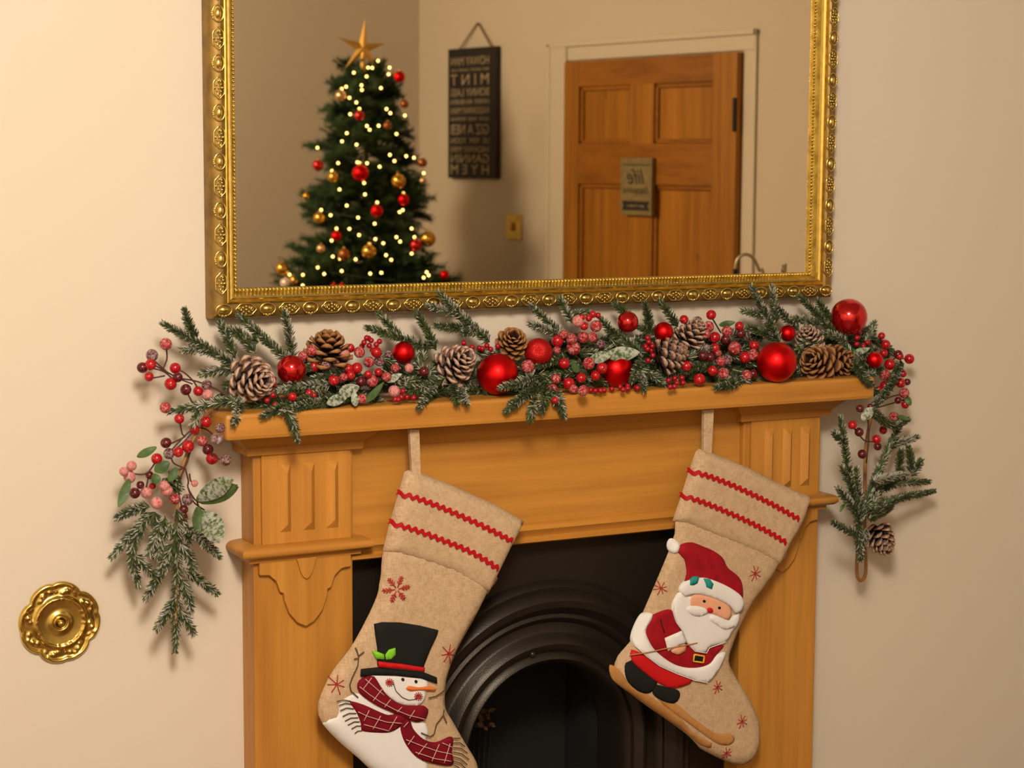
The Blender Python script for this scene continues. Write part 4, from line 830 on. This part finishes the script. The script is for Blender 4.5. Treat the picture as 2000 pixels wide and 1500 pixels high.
# leaves: root pixel, tip pixel, width in pixels, frost
LEA = [((383, 977), (452, 936), 34, 1), ((390, 982), (463, 950), 30, 0), ((396, 997), (428, 1056), 42, 1), ((386, 990), (388, 1044), 24, 0), ((306, 873), (268, 892), 15, 0), ((252, 935), (231, 990), 17, 0), ((331, 902), (303, 920), 22, 0), ((300, 925), (306, 945), 18, 0), ((345, 912), (330, 940), 16, 0),
       ((702, 755), (664, 768), 24, 1), ((680, 772), (640, 788), 20, 1), ((716, 785), (750, 746), 13, 0), ((690, 762), (694, 792), 14, 1), ((1152, 704), (1198, 690), 22, 1), ((1186, 694), (1250, 688), 30, 1), ((1117, 702), (1128, 727), 14, 0), ((1405, 635), (1437, 629), 13, 0), ((1705, 798), (1733, 755), 18, 1), ((1684, 820), (1707, 796), 22, 1), ((1770, 772), (1779, 792), 14, 0), ((1752, 812), (1779, 820), 10, 0), ((1668, 690), (1700, 680), 14, 1), ((755, 745), (785, 730), 14, 1), ((1045, 722), (1030, 735), 12, 1), ((1640, 1000), (1650, 985), 8, 0)]
for a, b_, w, fr in LEA:
    p, q = gp(*a, -0.012), gp(*b_, -0.02); ax = q - p; l = ax.length; ax.normalize(); sd = ax.cross(FW).normalized(); up_ = sd.cross(ax); wm = w * 3.2 / FPX; mb = MB(); n = 9
    for i in range(n):
        t = i / (n - 1); ww = wm / 2 * (math.sin(math.pi * min(1, t * 0.93 + 0.05)) ** 0.75); c = p + ax * l * t + up_ * 0.004 * math.sin(math.pi * t)
        for s in (-1, -0.5, 0, 0.5, 1): mb.v.append(c + sd * ww * s + up_ * 0.10 * wm * (abs(s)))
    for i in range(n - 1):
        for j in range(4): mb.f.append((i * 5 + j, i * 5 + j + 1, i * 5 + j + 6, i * 5 + j + 5))
    nv = len(mb.v); mb.v += [v_ + up_ * 0.0007 for v_ in mb.v[:nv]]; mb.f += [tuple(i + nv for i in f[::-1]) for f in mb.f]
    mb.build('leaf', 'leaf_frosted' if fr else 'leaf_green', gar, smooth=True, fix=False)

# pine cones
def scale_mesh(mat):
    mb = MB(); tip = []; nu, nvv = 5, 7
    for j in range(nvv):
        t = j / (nvv - 1); w = 0.10 + 0.24 * math.sin(min(1.0, t * 1.05) * math.pi * 0.66) ** 1.3
        if t > 0.8: w *= 1 - 0.35 * ((t - 0.8) / 0.2) ** 2
        for i in range(nu):
            s = -1 + 2 * i / (nu - 1); x = t * (1.0 - 0.08 * s * s * (t > 0.7)); z = 0.14 * t * t + 0.08 * max(0, t - 0.6) - 0.05 * s * s * t
            mb.v.append(Vector((x, s * w, z + 0.05))); tip.append(min(1.0, max(0.0, t * 1.12 - 0.12)))
    n = len(mb.v)
    for j in range(nvv):
        t = j / (nvv - 1)
        for i in range(nu):
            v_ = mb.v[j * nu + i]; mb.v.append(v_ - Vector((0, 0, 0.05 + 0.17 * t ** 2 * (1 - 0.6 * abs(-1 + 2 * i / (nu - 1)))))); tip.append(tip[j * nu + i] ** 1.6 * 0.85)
    for j in range(nvv - 1):
        for i in range(nu - 1):
            a = j * nu + i; mb.f.append((a, a + nu, a + nu + 1, a + 1)); mb.f.append((n + a, n + a + 1, n + a + nu + 1, n + a + nu))
    for i in range(nu - 1): a = (nvv - 1) * nu + i; mb.f.append((a, n + a, n + a + 1, a + 1))
    for j in range(nvv - 1):
        a = j * nu; mb.f.append((a, n + a, n + a + nu, a + nu)); a += nu - 1; mb.f.append((a, a + nu, n + a + nu, n + a))
    o = mb.build('scale', mat, None, smooth=True); at2 = o.data.attributes.new('tip', 'FLOAT', 'POINT'); at2.data.foreach_set('value', tip)
    me = o.data; bpy.data.objects.remove(o); return me, tip
SC = {m_: scale_mesh(m_) for m_ in ('cone_brown', 'cone_frosted')}
# centre px, axis towards the tip in the picture (right, up, towards viewer), length px, radius px, open angle, material
CON = [((494, 739), (0.75, -0.15, 0.75), 88, 45, 1.0, 'cone_frosted', -0.085), ((640, 688), (0.1, 0.95, 0.25), 60, 46, 1.25, 'cone_brown', -0.062), ((892, 709), (0.6, 0.35, 0.7), 82, 40, 1.0, 'cone_frosted', -0.075), ((1001, 668), (0.15, 0.5, 0.85), 46, 31, 1.3, 'cone_brown', -0.062),
       ((1306, 695), (0.75, 0.25, -0.1), 62, 36, 1.1, 'cone_frosted', -0.082), ((1350, 655), (0.55, 0.7, 0.3), 64, 32, 1.0, 'cone_frosted', -0.066), ((1596, 709), (-0.55, 0.25, 0.75), 70, 38, 1.1, 'cone_brown', -0.085), ((1636, 708), (0.8, 0.1, 0.55), 56, 34, 1.15, 'cone_brown', -0.078), ((1580, 663), (-0.2, 0.75, 0.5), 50, 28, 1.1, 'cone_frosted', -0.060), ((1718, 1050), (0.4, -0.75, 0.55), 66, 33, 0.95, 'cone_frosted', -0.062)]
for c, axp, lp, rp, opn, mt, yy in CON:
    ctr = at(c[0], c[1], yy); px = (ctr - CAM).dot(FW) / FPX; ax = (RT * axp[0] + UP * axp[1] - FW * axp[2]).normalized(); LEN, RAD = lp * px, rp * px
    base = ctr - ax * LEN * 0.45; n1 = ax.orthogonal().normalized(); n2 = ax.cross(n1)
    mb = MB(); mb.tube([base + ax * LEN * t for t in np.linspace(0, 0.92, 7)], [RAD * 0.18, RAD * 0.30, RAD * 0.32, RAD * 0.30, RAD * 0.24, RAD * 0.16, RAD * 0.05], 10)
    core_tip = [0.0] * len(mb.v); me, tipv = SC[mt]; front = []; N = 44
    for i in range(N):
        t = (i + 0.5) / N; a = i * 2.39996; rad = n1 * math.cos(a) + n2 * math.sin(a)
        op = (1.70 - 1.25 * t ** 1.1) * opn * 0.85; d = (ax * math.cos(op) + rad * math.sin(op)).normalized()
        p = base + ax * LEN * (0.06 + 0.72 * t) + rad * RAD * 0.18 * (1 - 0.5 * t); sl = RAD * (0.95 - 0.40 * t ** 2) * random.uniform(0.93, 1.07)
        zz = (ax - d * ax.dot(d)).normalized(); zz = zz if zz.length > 0.1 else rad
        R_ = Matrix((d, zz.cross(d).normalized(), zz)).transposed().to_4x4(); R_.translation = p
        Mx = R_ @ Matrix.Diagonal((sl, sl, sl, 1))
        if d.dot(-FW) > -0.12: front.append(Mx)
        else:
            mb.add([Mx @ v_.co for v_ in me.vertices], [tuple(f.vertices) for f in me.polygons]); core_tip += list(tipv)
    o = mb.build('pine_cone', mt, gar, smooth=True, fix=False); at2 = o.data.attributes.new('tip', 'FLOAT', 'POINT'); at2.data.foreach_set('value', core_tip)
    for Mx in front:
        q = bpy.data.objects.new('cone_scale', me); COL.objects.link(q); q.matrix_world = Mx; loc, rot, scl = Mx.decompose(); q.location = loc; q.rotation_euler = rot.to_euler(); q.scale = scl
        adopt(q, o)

# ------------------------------------------------------------------ red baubles nestled in the garland
BAU = [(569, 722, 29, 'bauble_gloss', 'glossy red bauble beside the leftmost pine cone on the shelf', 0), (788, 689, 22, 'bauble_matte', 'small matte red bauble above the frosted pink berries', 0), (972, 731, 41, 'bauble_matte', 'largest matte red bauble resting at the middle of the mantel shelf', 1), (1051, 688, 28, 'bauble_glitter', 'glittery red bauble right of the central brown pine cone', 0),
       (1203, 722, 34, 'bauble_matte', 'matte red bauble partly covered by a frosted leaf', 1), (1226, 629, 21, 'bauble_gloss', 'small shiny red bauble high up just below the mirror frame', 0), (1296, 648, 19, 'bauble_matte', 'small matte red bauble behind a frosted pine cone', 0), (1517, 707, 39, 'bauble_matte', 'big matte red bauble left of the paired brown pine cones', 1),
       (1538, 651, 16, 'bauble_matte', 'tiny red bauble perched on the big matte bauble', 0), (1658, 619, 36, 'bauble_gloss', 'large mirror-bright red bauble at the top right end of the garland', 0), (1708, 703, 16, 'bauble_matte', 'tiny matte red bauble at the right end of the shelf among berries', 0)]
bal = {m_: shared('bauble', MB().ball((0, 0, 0), 1, 40, 28), m_, smooth=True) for m_ in ('bauble_gloss', 'bauble_matte', 'bauble_glitter', 'bauble_gold', 'bauble_champagne', 'bauble_copper', 'bauble_pearl')}
mb = MB(); mb.tube([(0, 0, 0.93), (0, 0, 1.17)], 0.2, 14); mb.tube([(0.11 * math.cos(t), 0, 1.25 + 0.11 * math.sin(t)) for t in np.linspace(0, 6.283, 14)[:-1]], 0.03, 5, closed=True); CAP = shared('cap', mb, 'cap_gold', auto=40)
def bauble(c, R_, mat, label, group, rot):
    e = empty('bauble', c, label, 'bauble', group); e.scale = (R_,) * 3; e.rotation_euler = rot
    for nm, me in (('glass_ball', bal[mat]), ('hanger_cap', CAP)):
        o = bpy.data.objects.new(nm, me); COL.objects.link(o); o.parent = e
    return e
for u, v, r, mt, lab, rest in BAU:
    c = gp(u, v, -0.006); R_ = r * (c - CAM).dot(FW) / FPX
    if rest:
        c = atz(u, v, ZS1 + R_ + 0.0005)
    elif mt == 'bauble_gloss' and u > 1600: c = at(u, v, -0.075)
    bauble(c, R_, mt, lab, 'red baubles in the mantel garland', (FW + Vector((random.uniform(-.5, .5), 0, random.uniform(-.2, .6)))).to_track_quat('Z', 'Y').to_euler())

# ------------------------------------------------------------------ the far side of the room, seen in the mirror
def wbox(mb, t0, t1, z0, z1, o0, o1):
    return mb.box(t0, t1, o0, o1, z0, z1, T=lambda p: W(p.x, p.y, p.z))
# door and its casing
door = empty('door_1', W(-0.73, 0, 0), 'stripped pine panelled door with a small hanging sign', 'door', kind='structure')
D0, D1, DZ = -1.150, -0.311, 1.865; MIDL, MIDR = -0.768, -0.652
for t0, t1 in ((D0, D0 + 0.105), (D1 - 0.078, D1)): wbox(MB(), t0, t1, 0.004, DZ, 0.002, 0.030).build('stile', 'door_pine', door, bevel=0.002)
wbox(MB(), MIDL, MIDR, 0.004, DZ, 0.003, 0.0285).build('mullion', 'door_pine', door, bevel=0.002)
PL, PR = D0 + 0.105, D1 - 0.078
RAILS = [(0.004, 0.20), (0.62, 0.76), (1.465, 1.595), (1.782, DZ)]
for z0, z1 in RAILS: wbox(MB(), PL, PR, z0, z1, 0.002, 0.0295).build('rail', 'door_pine_rail', door, bevel=0.002)
for z0, z1 in ((0.20, 0.62), (0.76, 1.465), (1.595, 1.782)):
    for a, b_ in ((PL, MIDL), (MIDR, PR)):
        pn = wbox(MB(), a, b_, z0, z1, 0.003, 0.013).build('panel', 'door_pine', door)
        for (c0, c1, d0, d1) in ((a, b_, z0, z0 + 0.014), (a, b_, z1 - 0.014, z1), (a, a + 0.014, z0, z1), (b_ - 0.014, b_, z0, z1)):
            wbox(MB(), c0, c1, d0, d1, 0.012, 0.022).build('panel_moulding', 'door_pine_rail', pn, bevel=0.003)
mb = MB(); mb.tube([W(D0 + 0.004, 0.034, 1.63), W(D0 + 0.004, 0.034, 1.73)], 0.006, 8); wbox(mb, D0 - 0.002, D0 + 0.012, 1.63, 1.73, 0.029, 0.033); mb.build('hinge', 'iron_dark', door)
cas = empty('trim_1', W(-0.73, 0, 0), kind='structure')
for t0, t1, z0, z1 in ((-0.305, -0.205, 0, 1.925), (-1.206, -1.156, 0, 1.925)): wbox(MB(), t0, t1, z0, z1, 0.0, 0.020 if t0 > -1 else 0.008).build('casing_upright', 'trim_paint', cas, bevel=0.003)
wbox(MB(), -1.206, -0.205, 1.870, 1.925, 0.0, 0.012).build('casing_head', 'trim_paint', cas, bevel=0.003)
for t0, t1, z0, z1 in ((-0.222, -0.204, 0, 1.93), (-1.21, -1.200, 0, 1.93), (-1.21, -0.204, 1.915, 1.932)): wbox(MB(), t0, t1, z0, z1, 0.0, 0.024 if t1 > -1 else 0.010).build('casing_moulding', 'trim_paint', cas, bevel=0.003)
# text
def text(s, t, z, o, h, width, mat, parent, italic=False):
    cu = bpy.data.curves.new('lettering', 'FONT'); cu.body = s; cu.size = 1.0; cu.extrude = 0.01; cu.align_x = 'CENTER'; cu.align_y = 'CENTER'
    if italic: cu.shear = 0.3
    cu.materials.append(MATS[mat]); ob = bpy.data.objects.new('lettering', cu); COL.objects.link(ob)
    bpy.context.view_layer.update(); w, hh = max(1e-3, ob.dimensions.x), max(1e-3, ob.dimensions.y)
    sx, sy = width / w, h / hh
    # letters read left to right for a viewer in the room facing the wall
    Mx = Matrix((WD * -1 if (WD * -1).cross(Vector((0, 0, 1))).dot(WN) > 0 else WD, Vector((0, 0, 1)), WN)).transposed().to_4x4(); Mx.translation = W(t, o, z)
    me = bpy.data.meshes.new_from_object(ob.evaluated_get(bpy.context.evaluated_depsgraph_get())); bpy.data.objects.remove(ob); me.name = 'lettering'
    me.transform(Mx @ Matrix.Diagonal((sx, sy, 0.05, 1)))
    return link_mesh('lettering', me, parent)
# tall black word sign
ws = empty('word_sign', W(0.232, 0.01, 1.473), 'tall black wooden sign with cream words hanging by a cord', 'sign')
S0, S1, SZ0, SZ1 = 0.086, 0.380, 1.474, 1.935
wbox(MB(), S0, S1, SZ0, SZ1, 0.004, 0.024).build('board', 'sign_black', ws, bevel=0.002)
for s, z, h, w in (('HOWAY MAN', 1.888, 0.030, 0.235), ('WEY AYE PET CANNY LASS', 1.858, 0.010, 0.235), ('M I N T', 1.822, 0.038, 0.235), ('BONNY LASS', 1.778, 0.028, 0.235), ('HINNY AN BAIRN', 1.745, 0.018, 0.235), ('HADDAWAY MAN', 1.713, 0.024, 0.235), ('HOW  MAN  WOMAN', 1.684, 0.014, 0.235), ('GIZ A NEB', 1.646, 0.036, 0.235), ('US  YEM  TOON', 1.607, 0.020, 0.235), ('HADAWAY MAN', 1.576, 0.022, 0.235), ('GANNIN', 1.543, 0.030, 0.235), ('H Y E M', 1.504, 0.034, 0.235)):
    text(s, 0.243, z, 0.0242, h, w, 'sign_letter', ws)
MB().tube([W(S0 + 0.03, 0.016, SZ1 - 0.01), W(0.214, 0.008, 2.02), W(0.222, 0.008, 2.02), W(S1 - 0.05, 0.016, SZ1 - 0.01)], 0.0028, 6).build('hanging_cord', 'rope', ws)
MB().tube([W(0.218, 0.0, 2.018), W(0.218, 0.014, 2.018)], 0.003, 8).build('nail', 'iron_dark', ws)
# small sign on the door
ds = empty('door_sign', W(-0.712, 0.035, 1.365), 'small olive wooden sign with dark script on the pine door', 'sign')
wbox(MB(), -0.786, -0.632, 1.368, 1.550, 0.031, 0.047).build('board', 'sign_olive', ds, bevel=0.002)
text('life', -0.712, 1.488, 0.0472, 0.048, 0.085, 'sign_black', ds, True); text('happens', -0.710, 1.448, 0.0472, 0.030, 0.125, 'sign_black', ds, True)
mb = MB(); bn = [(-0.776, 1.413), (-0.642, 1.413), (-0.650, 1.398), (-0.642, 1.384), (-0.776, 1.384), (-0.768, 1.398)]
mb.add([W(t, o, z) for o in (0.0465, 0.0485) for t, z in bn], [(0, 1, 2, 3, 4, 5), (11, 10, 9, 8, 7, 6)] + [(i, (i + 1) % 6, 6 + (i + 1) % 6, 6 + i) for i in range(6)]); mb.build('banner', 'sign_black', ds)
text('gin helps', -0.709, 1.3985, 0.0487, 0.010, 0.085, 'sign_letter', ds)
wbox(MB(), -0.775, -0.645, 1.526, 1.529, 0.0465, 0.0478).build('rule_line', 'sign_black', ds)
# brass light switch
sw = empty('light_switch', W(0, 0, 1.308), 'square brass light switch on the wall beside the door casing', 'light switch')
wbox(MB(), -0.044, 0.044, 1.264, 1.352, 0.0, 0.008).build('plate', 'brass', sw, bevel=0.003)
wbox(MB(), -0.010, 0.010, 1.294, 1.322, 0.007, 0.011).build('rocker', 'brass_dark', sw, bevel=0.001)
MB().tube([W(0, 0.010, 1.308), W(0, 0.022, 1.300)], 0.0035, 8).build('toggle', 'brass', sw)
# crook-shaped metal stand by the door
def mp(u, v, s): return mirror_at(u, v, s)
SS = 5.35; a0 = mp(1437, 545, SS); fl = lambda p: Vector((p.x, p.y, 0.0))
stn = empty('metal_stand', fl(mp(1470, 545, SS)), 'slender metal stand with a curved crook and ring finial in front of the door', 'stand')
crook = [mp(1436, 545, SS), mp(1436, 525, SS), mp(1440, 508, SS), mp(1450, 498, SS), mp(1463, 498, SS), mp(1474, 508, SS), mp(1483, 527, SS), mp(1491, 545, SS)]
g = fl(mp(1470, 545, SS)); foot = g + Vector((0, 0, 0.02))
MB().tube([g + Vector((0, 0, 0.0)), g + Vector((0, 0, 0.015)), g + Vector((0, 0, 0.03))], [0.13, 0.13, 0.02], 28).build('base', 'steel', stn, auto=40)
pth = bez([foot, foot + Vector((0.005, 0, 0.5)), crook[-1] + Vector((0, 0, -0.25))] + crook[::-1], 70)
MB().tube(pth, 0.0045, 8).build('crook', 'steel', stn, smooth=True)
MB().tube([crook[0] + Vector((0, 0, -0.05)), crook[1]], 0.0065, 8).build('crook_tip', 'iron_dark', stn, smooth=True)
rg = mp(1530, 525, SS); mb = MB(); mb.tube(bez([foot, foot.lerp(mp(1532, 545, SS), 0.5) + Vector((0, 0, 0.1)), mp(1532, 545, SS), rg - Vector((0, 0, 0.010))], 30), 0.004, 8)
mb.tube([rg + RT * 0.009 * math.cos(t) + Vector((0, 0, 0.010 * math.sin(t))) for t in np.linspace(0, 6.283, 20)[:-1]], 0.0026, 6, closed=True); mb.build('ring_finial', 'steel', stn, smooth=True)

# Christmas tree in the corner
TS = 6.45; TB = mirror_at(716, 560, TS); TB.z = 0; VC = Vector((CAM.x, 2 * MY - CAM.y, 0)); to_view = (VC - TB).normalized(); side = Vector((-to_view.y, to_view.x, 0))
ZTOP = mirror_at(716, 124, TS).z
def trad(z): return float(np.interp(ZTOP - z, [0, 0.04, 0.15, 0.32, 0.49, 0.62, 0.71, 0.9, 1.5, 2.2], [0.03, 0.09, 0.135, 0.18, 0.205, 0.225, 0.27, 0.33, 0.42, 0.42]))
tree = empty('christmas_tree', TB, 'decorated green artificial tree in the room corner, seen in the mirror', 'christmas tree')
MB().tube([(TB.x, TB.y, 0.02), (TB.x, TB.y, ZTOP - 0.05)], [0.022, 0.006], 8).build('trunk', 'twig', tree)
mb = MB()
for a in (0, 2.094, 4.189): mb.tube([(TB.x, TB.y, 0.16), (TB.x + 0.26 * math.cos(a), TB.y + 0.26 * math.sin(a), 0.012)], 0.011, 8)
mb.build('stand_legs', 'iron_dark', tree)
def branch_mesh(seed):
    random.seed(seed); mb = MB(); tw = [(Vector((0, 0, 0)), Vector((1, 0, 0)))]
    for k in range(5):
        s = 0.28 + 0.14 * k
        for sg in (-1, 1): tw.append((Vector((s, 0, 0)), Vector((s + 0.26, sg * (0.30 - 0.03 * k), random.uniform(-0.05, 0.1)))))
    for a, b_ in tw:
        mb.tube([a, b_], 0.012, 4); d0 = (b_ - a).normalized(); n1 = d0.orthogonal().normalized(); n2 = d0.cross(n1); N = int((b_ - a).length * 190)
        for i in range(N):
            s = (i + 0.5) / N; t = i * 2.4; r = n1 * math.cos(t) + n2 * math.sin(t); d = d0 * 0.62 + r * 0.78; p = a.lerp(b_, s); l = random.uniform(0.10, 0.16); c = d.orthogonal().normalized() * 0.009
            if (b_ - a).length > 0.9 and s < 0.2: continue
            mb.add([p + c, p - c, p + d * l], [(0, 1, 2)])
    o = mb.build('branch', 'tree_needles', None, fix=False); me = o.data; bpy.data.objects.remove(o); return me
BRM = [branch_mesh(k) for k in range(4)]; random.seed(21)
z = 0.22; k = 0
while z < ZTOP - 0.03:
    R_ = trad(z); n = max(6, int(7 + R_ * 22))
    for i in range(n):
        a = 2 * math.pi * (i + 0.5 * (k % 2)) / n + random.uniform(-.2, .2); ln = R_ * random.uniform(0.70, 1.02) / 0.98
        q = bpy.data.objects.new('branch', BRM[(i + k) % 4]); COL.objects.link(q); q.location = (TB.x, TB.y, z + random.uniform(-0.04, 0.04) + R_ * 0.05)
        q.rotation_euler = (random.uniform(-.9, .9), random.uniform(-0.35, 0.5), a); wsc = max(0.17, ln * 0.8); q.scale = (ln, wsc, wsc); adopt(q, tree)
    z += 0.042 + 0.03 * R_; k += 1
for i in range(5):
    q = bpy.data.objects.new('branch', BRM[i % 4]); COL.objects.link(q); q.location = (TB.x, TB.y, ZTOP - 0.13); q.rotation_euler = (0, -1.15, i * 1.257); q.scale = (0.14, 0.12, 0.12); adopt(q, tree)
def on_tree(u, v, out=0.02):
    p = mirror_at(u, v, TS); dx = (p - TB).dot(side); R_ = trad(p.z); d = max(0.12, math.sqrt(max(0.0, R_ * R_ - dx * dx))) * 0.97 + out
    s = TS - d; p = mirror_at(u, v, s); return p, s
G_ = 'baubles on the Christmas tree'
TBAU = [(704, 338, 16, 'bauble_matte', 'largest red bauble at the middle of the reflected tree'), (736, 412, 12, 'bauble_matte', 'red bauble on the tree below and right of the largest red one'), (657, 461, 10, 'bauble_matte', 'small red bauble low on the left half of the reflected tree'), (788, 390, 11, 'bauble_matte', 'red bauble just under the round gold one on the tree'), (702, 226, 10, 'bauble_gloss', 'red bauble in the upper middle of the reflected tree'), (621, 323, 11, 'bauble_gloss', 'red bauble at the left edge of the tree halfway up'), (780, 150, 11, 'bauble_matte', 'dark red bauble at the upper right beside the tree top'), (812, 479, 12, 'bauble_gloss', 'red bauble touching the big gold one low on the right'), (868, 537, 9, 'bauble_matte', 'red bauble at the lowest right edge of the tree'),
        (652, 560, 7, 'bauble_matte', 'left of two red baubles just above the mirror frame'), (668, 560, 7, 'bauble_matte', 'right of two red baubles just above the mirror frame'), (665, 187, 11, 'bauble_champagne', 'pale gold bauble at the upper left of the tree'), (778, 354, 14, 'bauble_gold', 'round gold bauble right of the largest red one on the tree'), (651, 346, 11, 'bauble_gold', 'gold bauble left of the largest red one on the tree'), (624, 426, 12, 'bauble_gold', 'bright gold bauble at the left edge below tree middle'), (720, 492, 14, 'bauble_gold', 'gold bauble low in the centre of the reflected tree'), (836, 467, 15, 'bauble_gold', 'big gold bauble at the lower right edge of the tree'), (627, 486, 9, 'bauble_champagne', 'small champagne bauble low on the left side of the tree'), (551, 525, 13, 'bauble_gold', 'gold bauble hanging from the lowest left branch tip'),
        (558, 553, 11, 'bauble_pearl', 'pearly white bauble at the lowest left of the tree'), (575, 548, 10, 'bauble_gold', 'gold bauble behind the pearly white one'), (598, 383, 7, 'bauble_gold', 'tiny gold bauble on a left branch tip'), (790, 203, 8, 'bauble_copper', 'small copper bauble at the upper right of the tree'), (757, 245, 8, 'bauble_copper', 'small copper bauble right of the upper red one'), (825, 318, 9, 'bauble_copper', 'copper bauble at the right edge halfway up the tree'), (826, 353, 7, 'bauble_champagne', 'tiny champagne bauble at the right edge of the tree'), (672, 497, 12, 'bauble_copper', 'copper bauble low on the tree left of the central gold one')]
for u, v, r, mt, lab in TBAU:
    p, s = on_tree(u, v, 0.07); bauble(p, r * s / FPX * 1.02, mt, lab, G_, (0, random.uniform(-.15, .15), random.uniform(0, 6)))
LTS = [(570 + x / 5, 30 + y / 5) for x, y in ((842, 443), (745, 510), (785, 513), (955, 510), (945, 575), (730, 597), (605, 560), (680, 683), (684, 728), (870, 710), (487, 718), (530, 697), (562, 805), (630, 850), (570, 965), (660, 913), (925, 915), (962, 955), (1104, 978), (1090, 865), (848, 1078), (733, 1080), (760, 1117), (537, 1150), (1022, 1158), (490, 1230), (632, 1262), (250, 1293), (958, 1362), (1117, 1375), (1193, 1390), (1002, 1422), (452, 1442), (640, 1435), (665, 1440))] + \
      [(520 + x / 5.17, 300 + y / 5.17) for x, y in ((550, 112), (540, 152), (665, 175), (670, 232), (1018, 97), (1145, 132), (988, 297), (740, 362), (997, 412), (398, 427), (813, 525), (1120, 493), (1385, 400), (555, 568), (650, 622), (928, 647), (1347, 590), (1378, 570), (1095, 708), (840, 760), (710, 757), (937, 822), (1468, 757), (1497, 843), (660, 878), (1102, 863), (1182, 905), (1315, 843), (1352, 888), (1040, 913), (1468, 1010), (1210, 1025), (1262, 1073), (672, 1040), (745, 1062), (903, 1068), (520, 1150), (585, 1215), (762, 1185), (1050, 1212), (1162, 1203), (1620, 1198), (1590, 1252), (1640, 1228), (298, 1240), (235, 1222), (370, 1225), (368, 1332), (1590, 197), (1590, 265), (1295, 75))]
fl_ = empty('fairy_lights', TB + Vector((0, 0, 0.3)), 'string of warm white fairy lights wound around the Christmas tree', 'string lights')
BULB = shared('bulb', MB().ball((0, 0, 0), 0.0042, 10, 8), 'fairy_bulb', smooth=True)
for u, v in LTS:
    p, s = on_tree(u, v, 0.06); q = bpy.data.objects.new('bulb', BULB); COL.objects.link(q); q.location = p; adopt(q, fl_)
mb = MB(); mb.tube([(TB.x + (trad(zz) * 0.95) * math.cos(zz * 34), TB.y + (trad(zz) * 0.95) * math.sin(zz * 34), zz) for zz in np.linspace(0.3, ZTOP - 0.05, 260)], 0.0016, 5)
mb.build('wire', 'wire_green', fl_, fix=False)
# star on top: five long pointed rays with raised ridges
sp = mirror_at(709, 94, TS - 0.05); star = empty('star_topper', sp - Vector((0, 0, 0.05)), 'gold star topper on the tip of the reflected tree', 'tree topper')
u_, w_ = side, Vector((0, 0, 1)); ro, ri = 0.094, 0.022; sgn = 1 if (mirror_at(800, 92, TS) - mirror_at(700, 92, TS)).dot(side) > 0 else -1
for k, ang in enumerate((86, 158, 228, 305, 12)):
    a = math.radians(ang); rr = ro * (1.0, 0.95, 0.95, 0.8, 0.8)[k]
    P_ = [sp + (u_ * sgn * math.cos(a) + w_ * math.sin(a)) * rr] + [sp + (u_ * sgn * math.cos(a + d) + w_ * math.sin(a + d)) * ri for d in (-0.63, 0.63)]
    mb = MB(); mb.add([P_[0], P_[1], sp + to_view * 0.012, P_[2], sp - to_view * 0.012], [(0, 1, 2), (0, 2, 3), (0, 4, 1), (0, 3, 4), (1, 4, 2), (3, 2, 4)]); mb.build('ray', 'star_gold', star)
MB().tube([sp - Vector((0, 0, 0.075)), sp - Vector((0, 0, 0.01))], [0.012, 0.006], 10).build('socket', 'star_gold', star)

for nm, lab, cat in (('wall_front', 'cream painted wall behind the mirror and fireplace', 'wall'), ('wall_right', 'cream side wall holding the pine door, seen in the mirror', 'wall'), ('wall_back', 'dim cream wall behind the tree, seen in the mirror', 'wall'), ('wall_left', 'cream painted wall at the left of the room', 'wall'), ('floor', 'dark wooden board floor of the room', 'floor'), ('ceiling', 'pale painted ceiling of the room', 'ceiling'), ('trim_1', 'cream painted casing around the pine door', 'door casing')):
    tag(bpy.data.objects[nm], lab, cat)
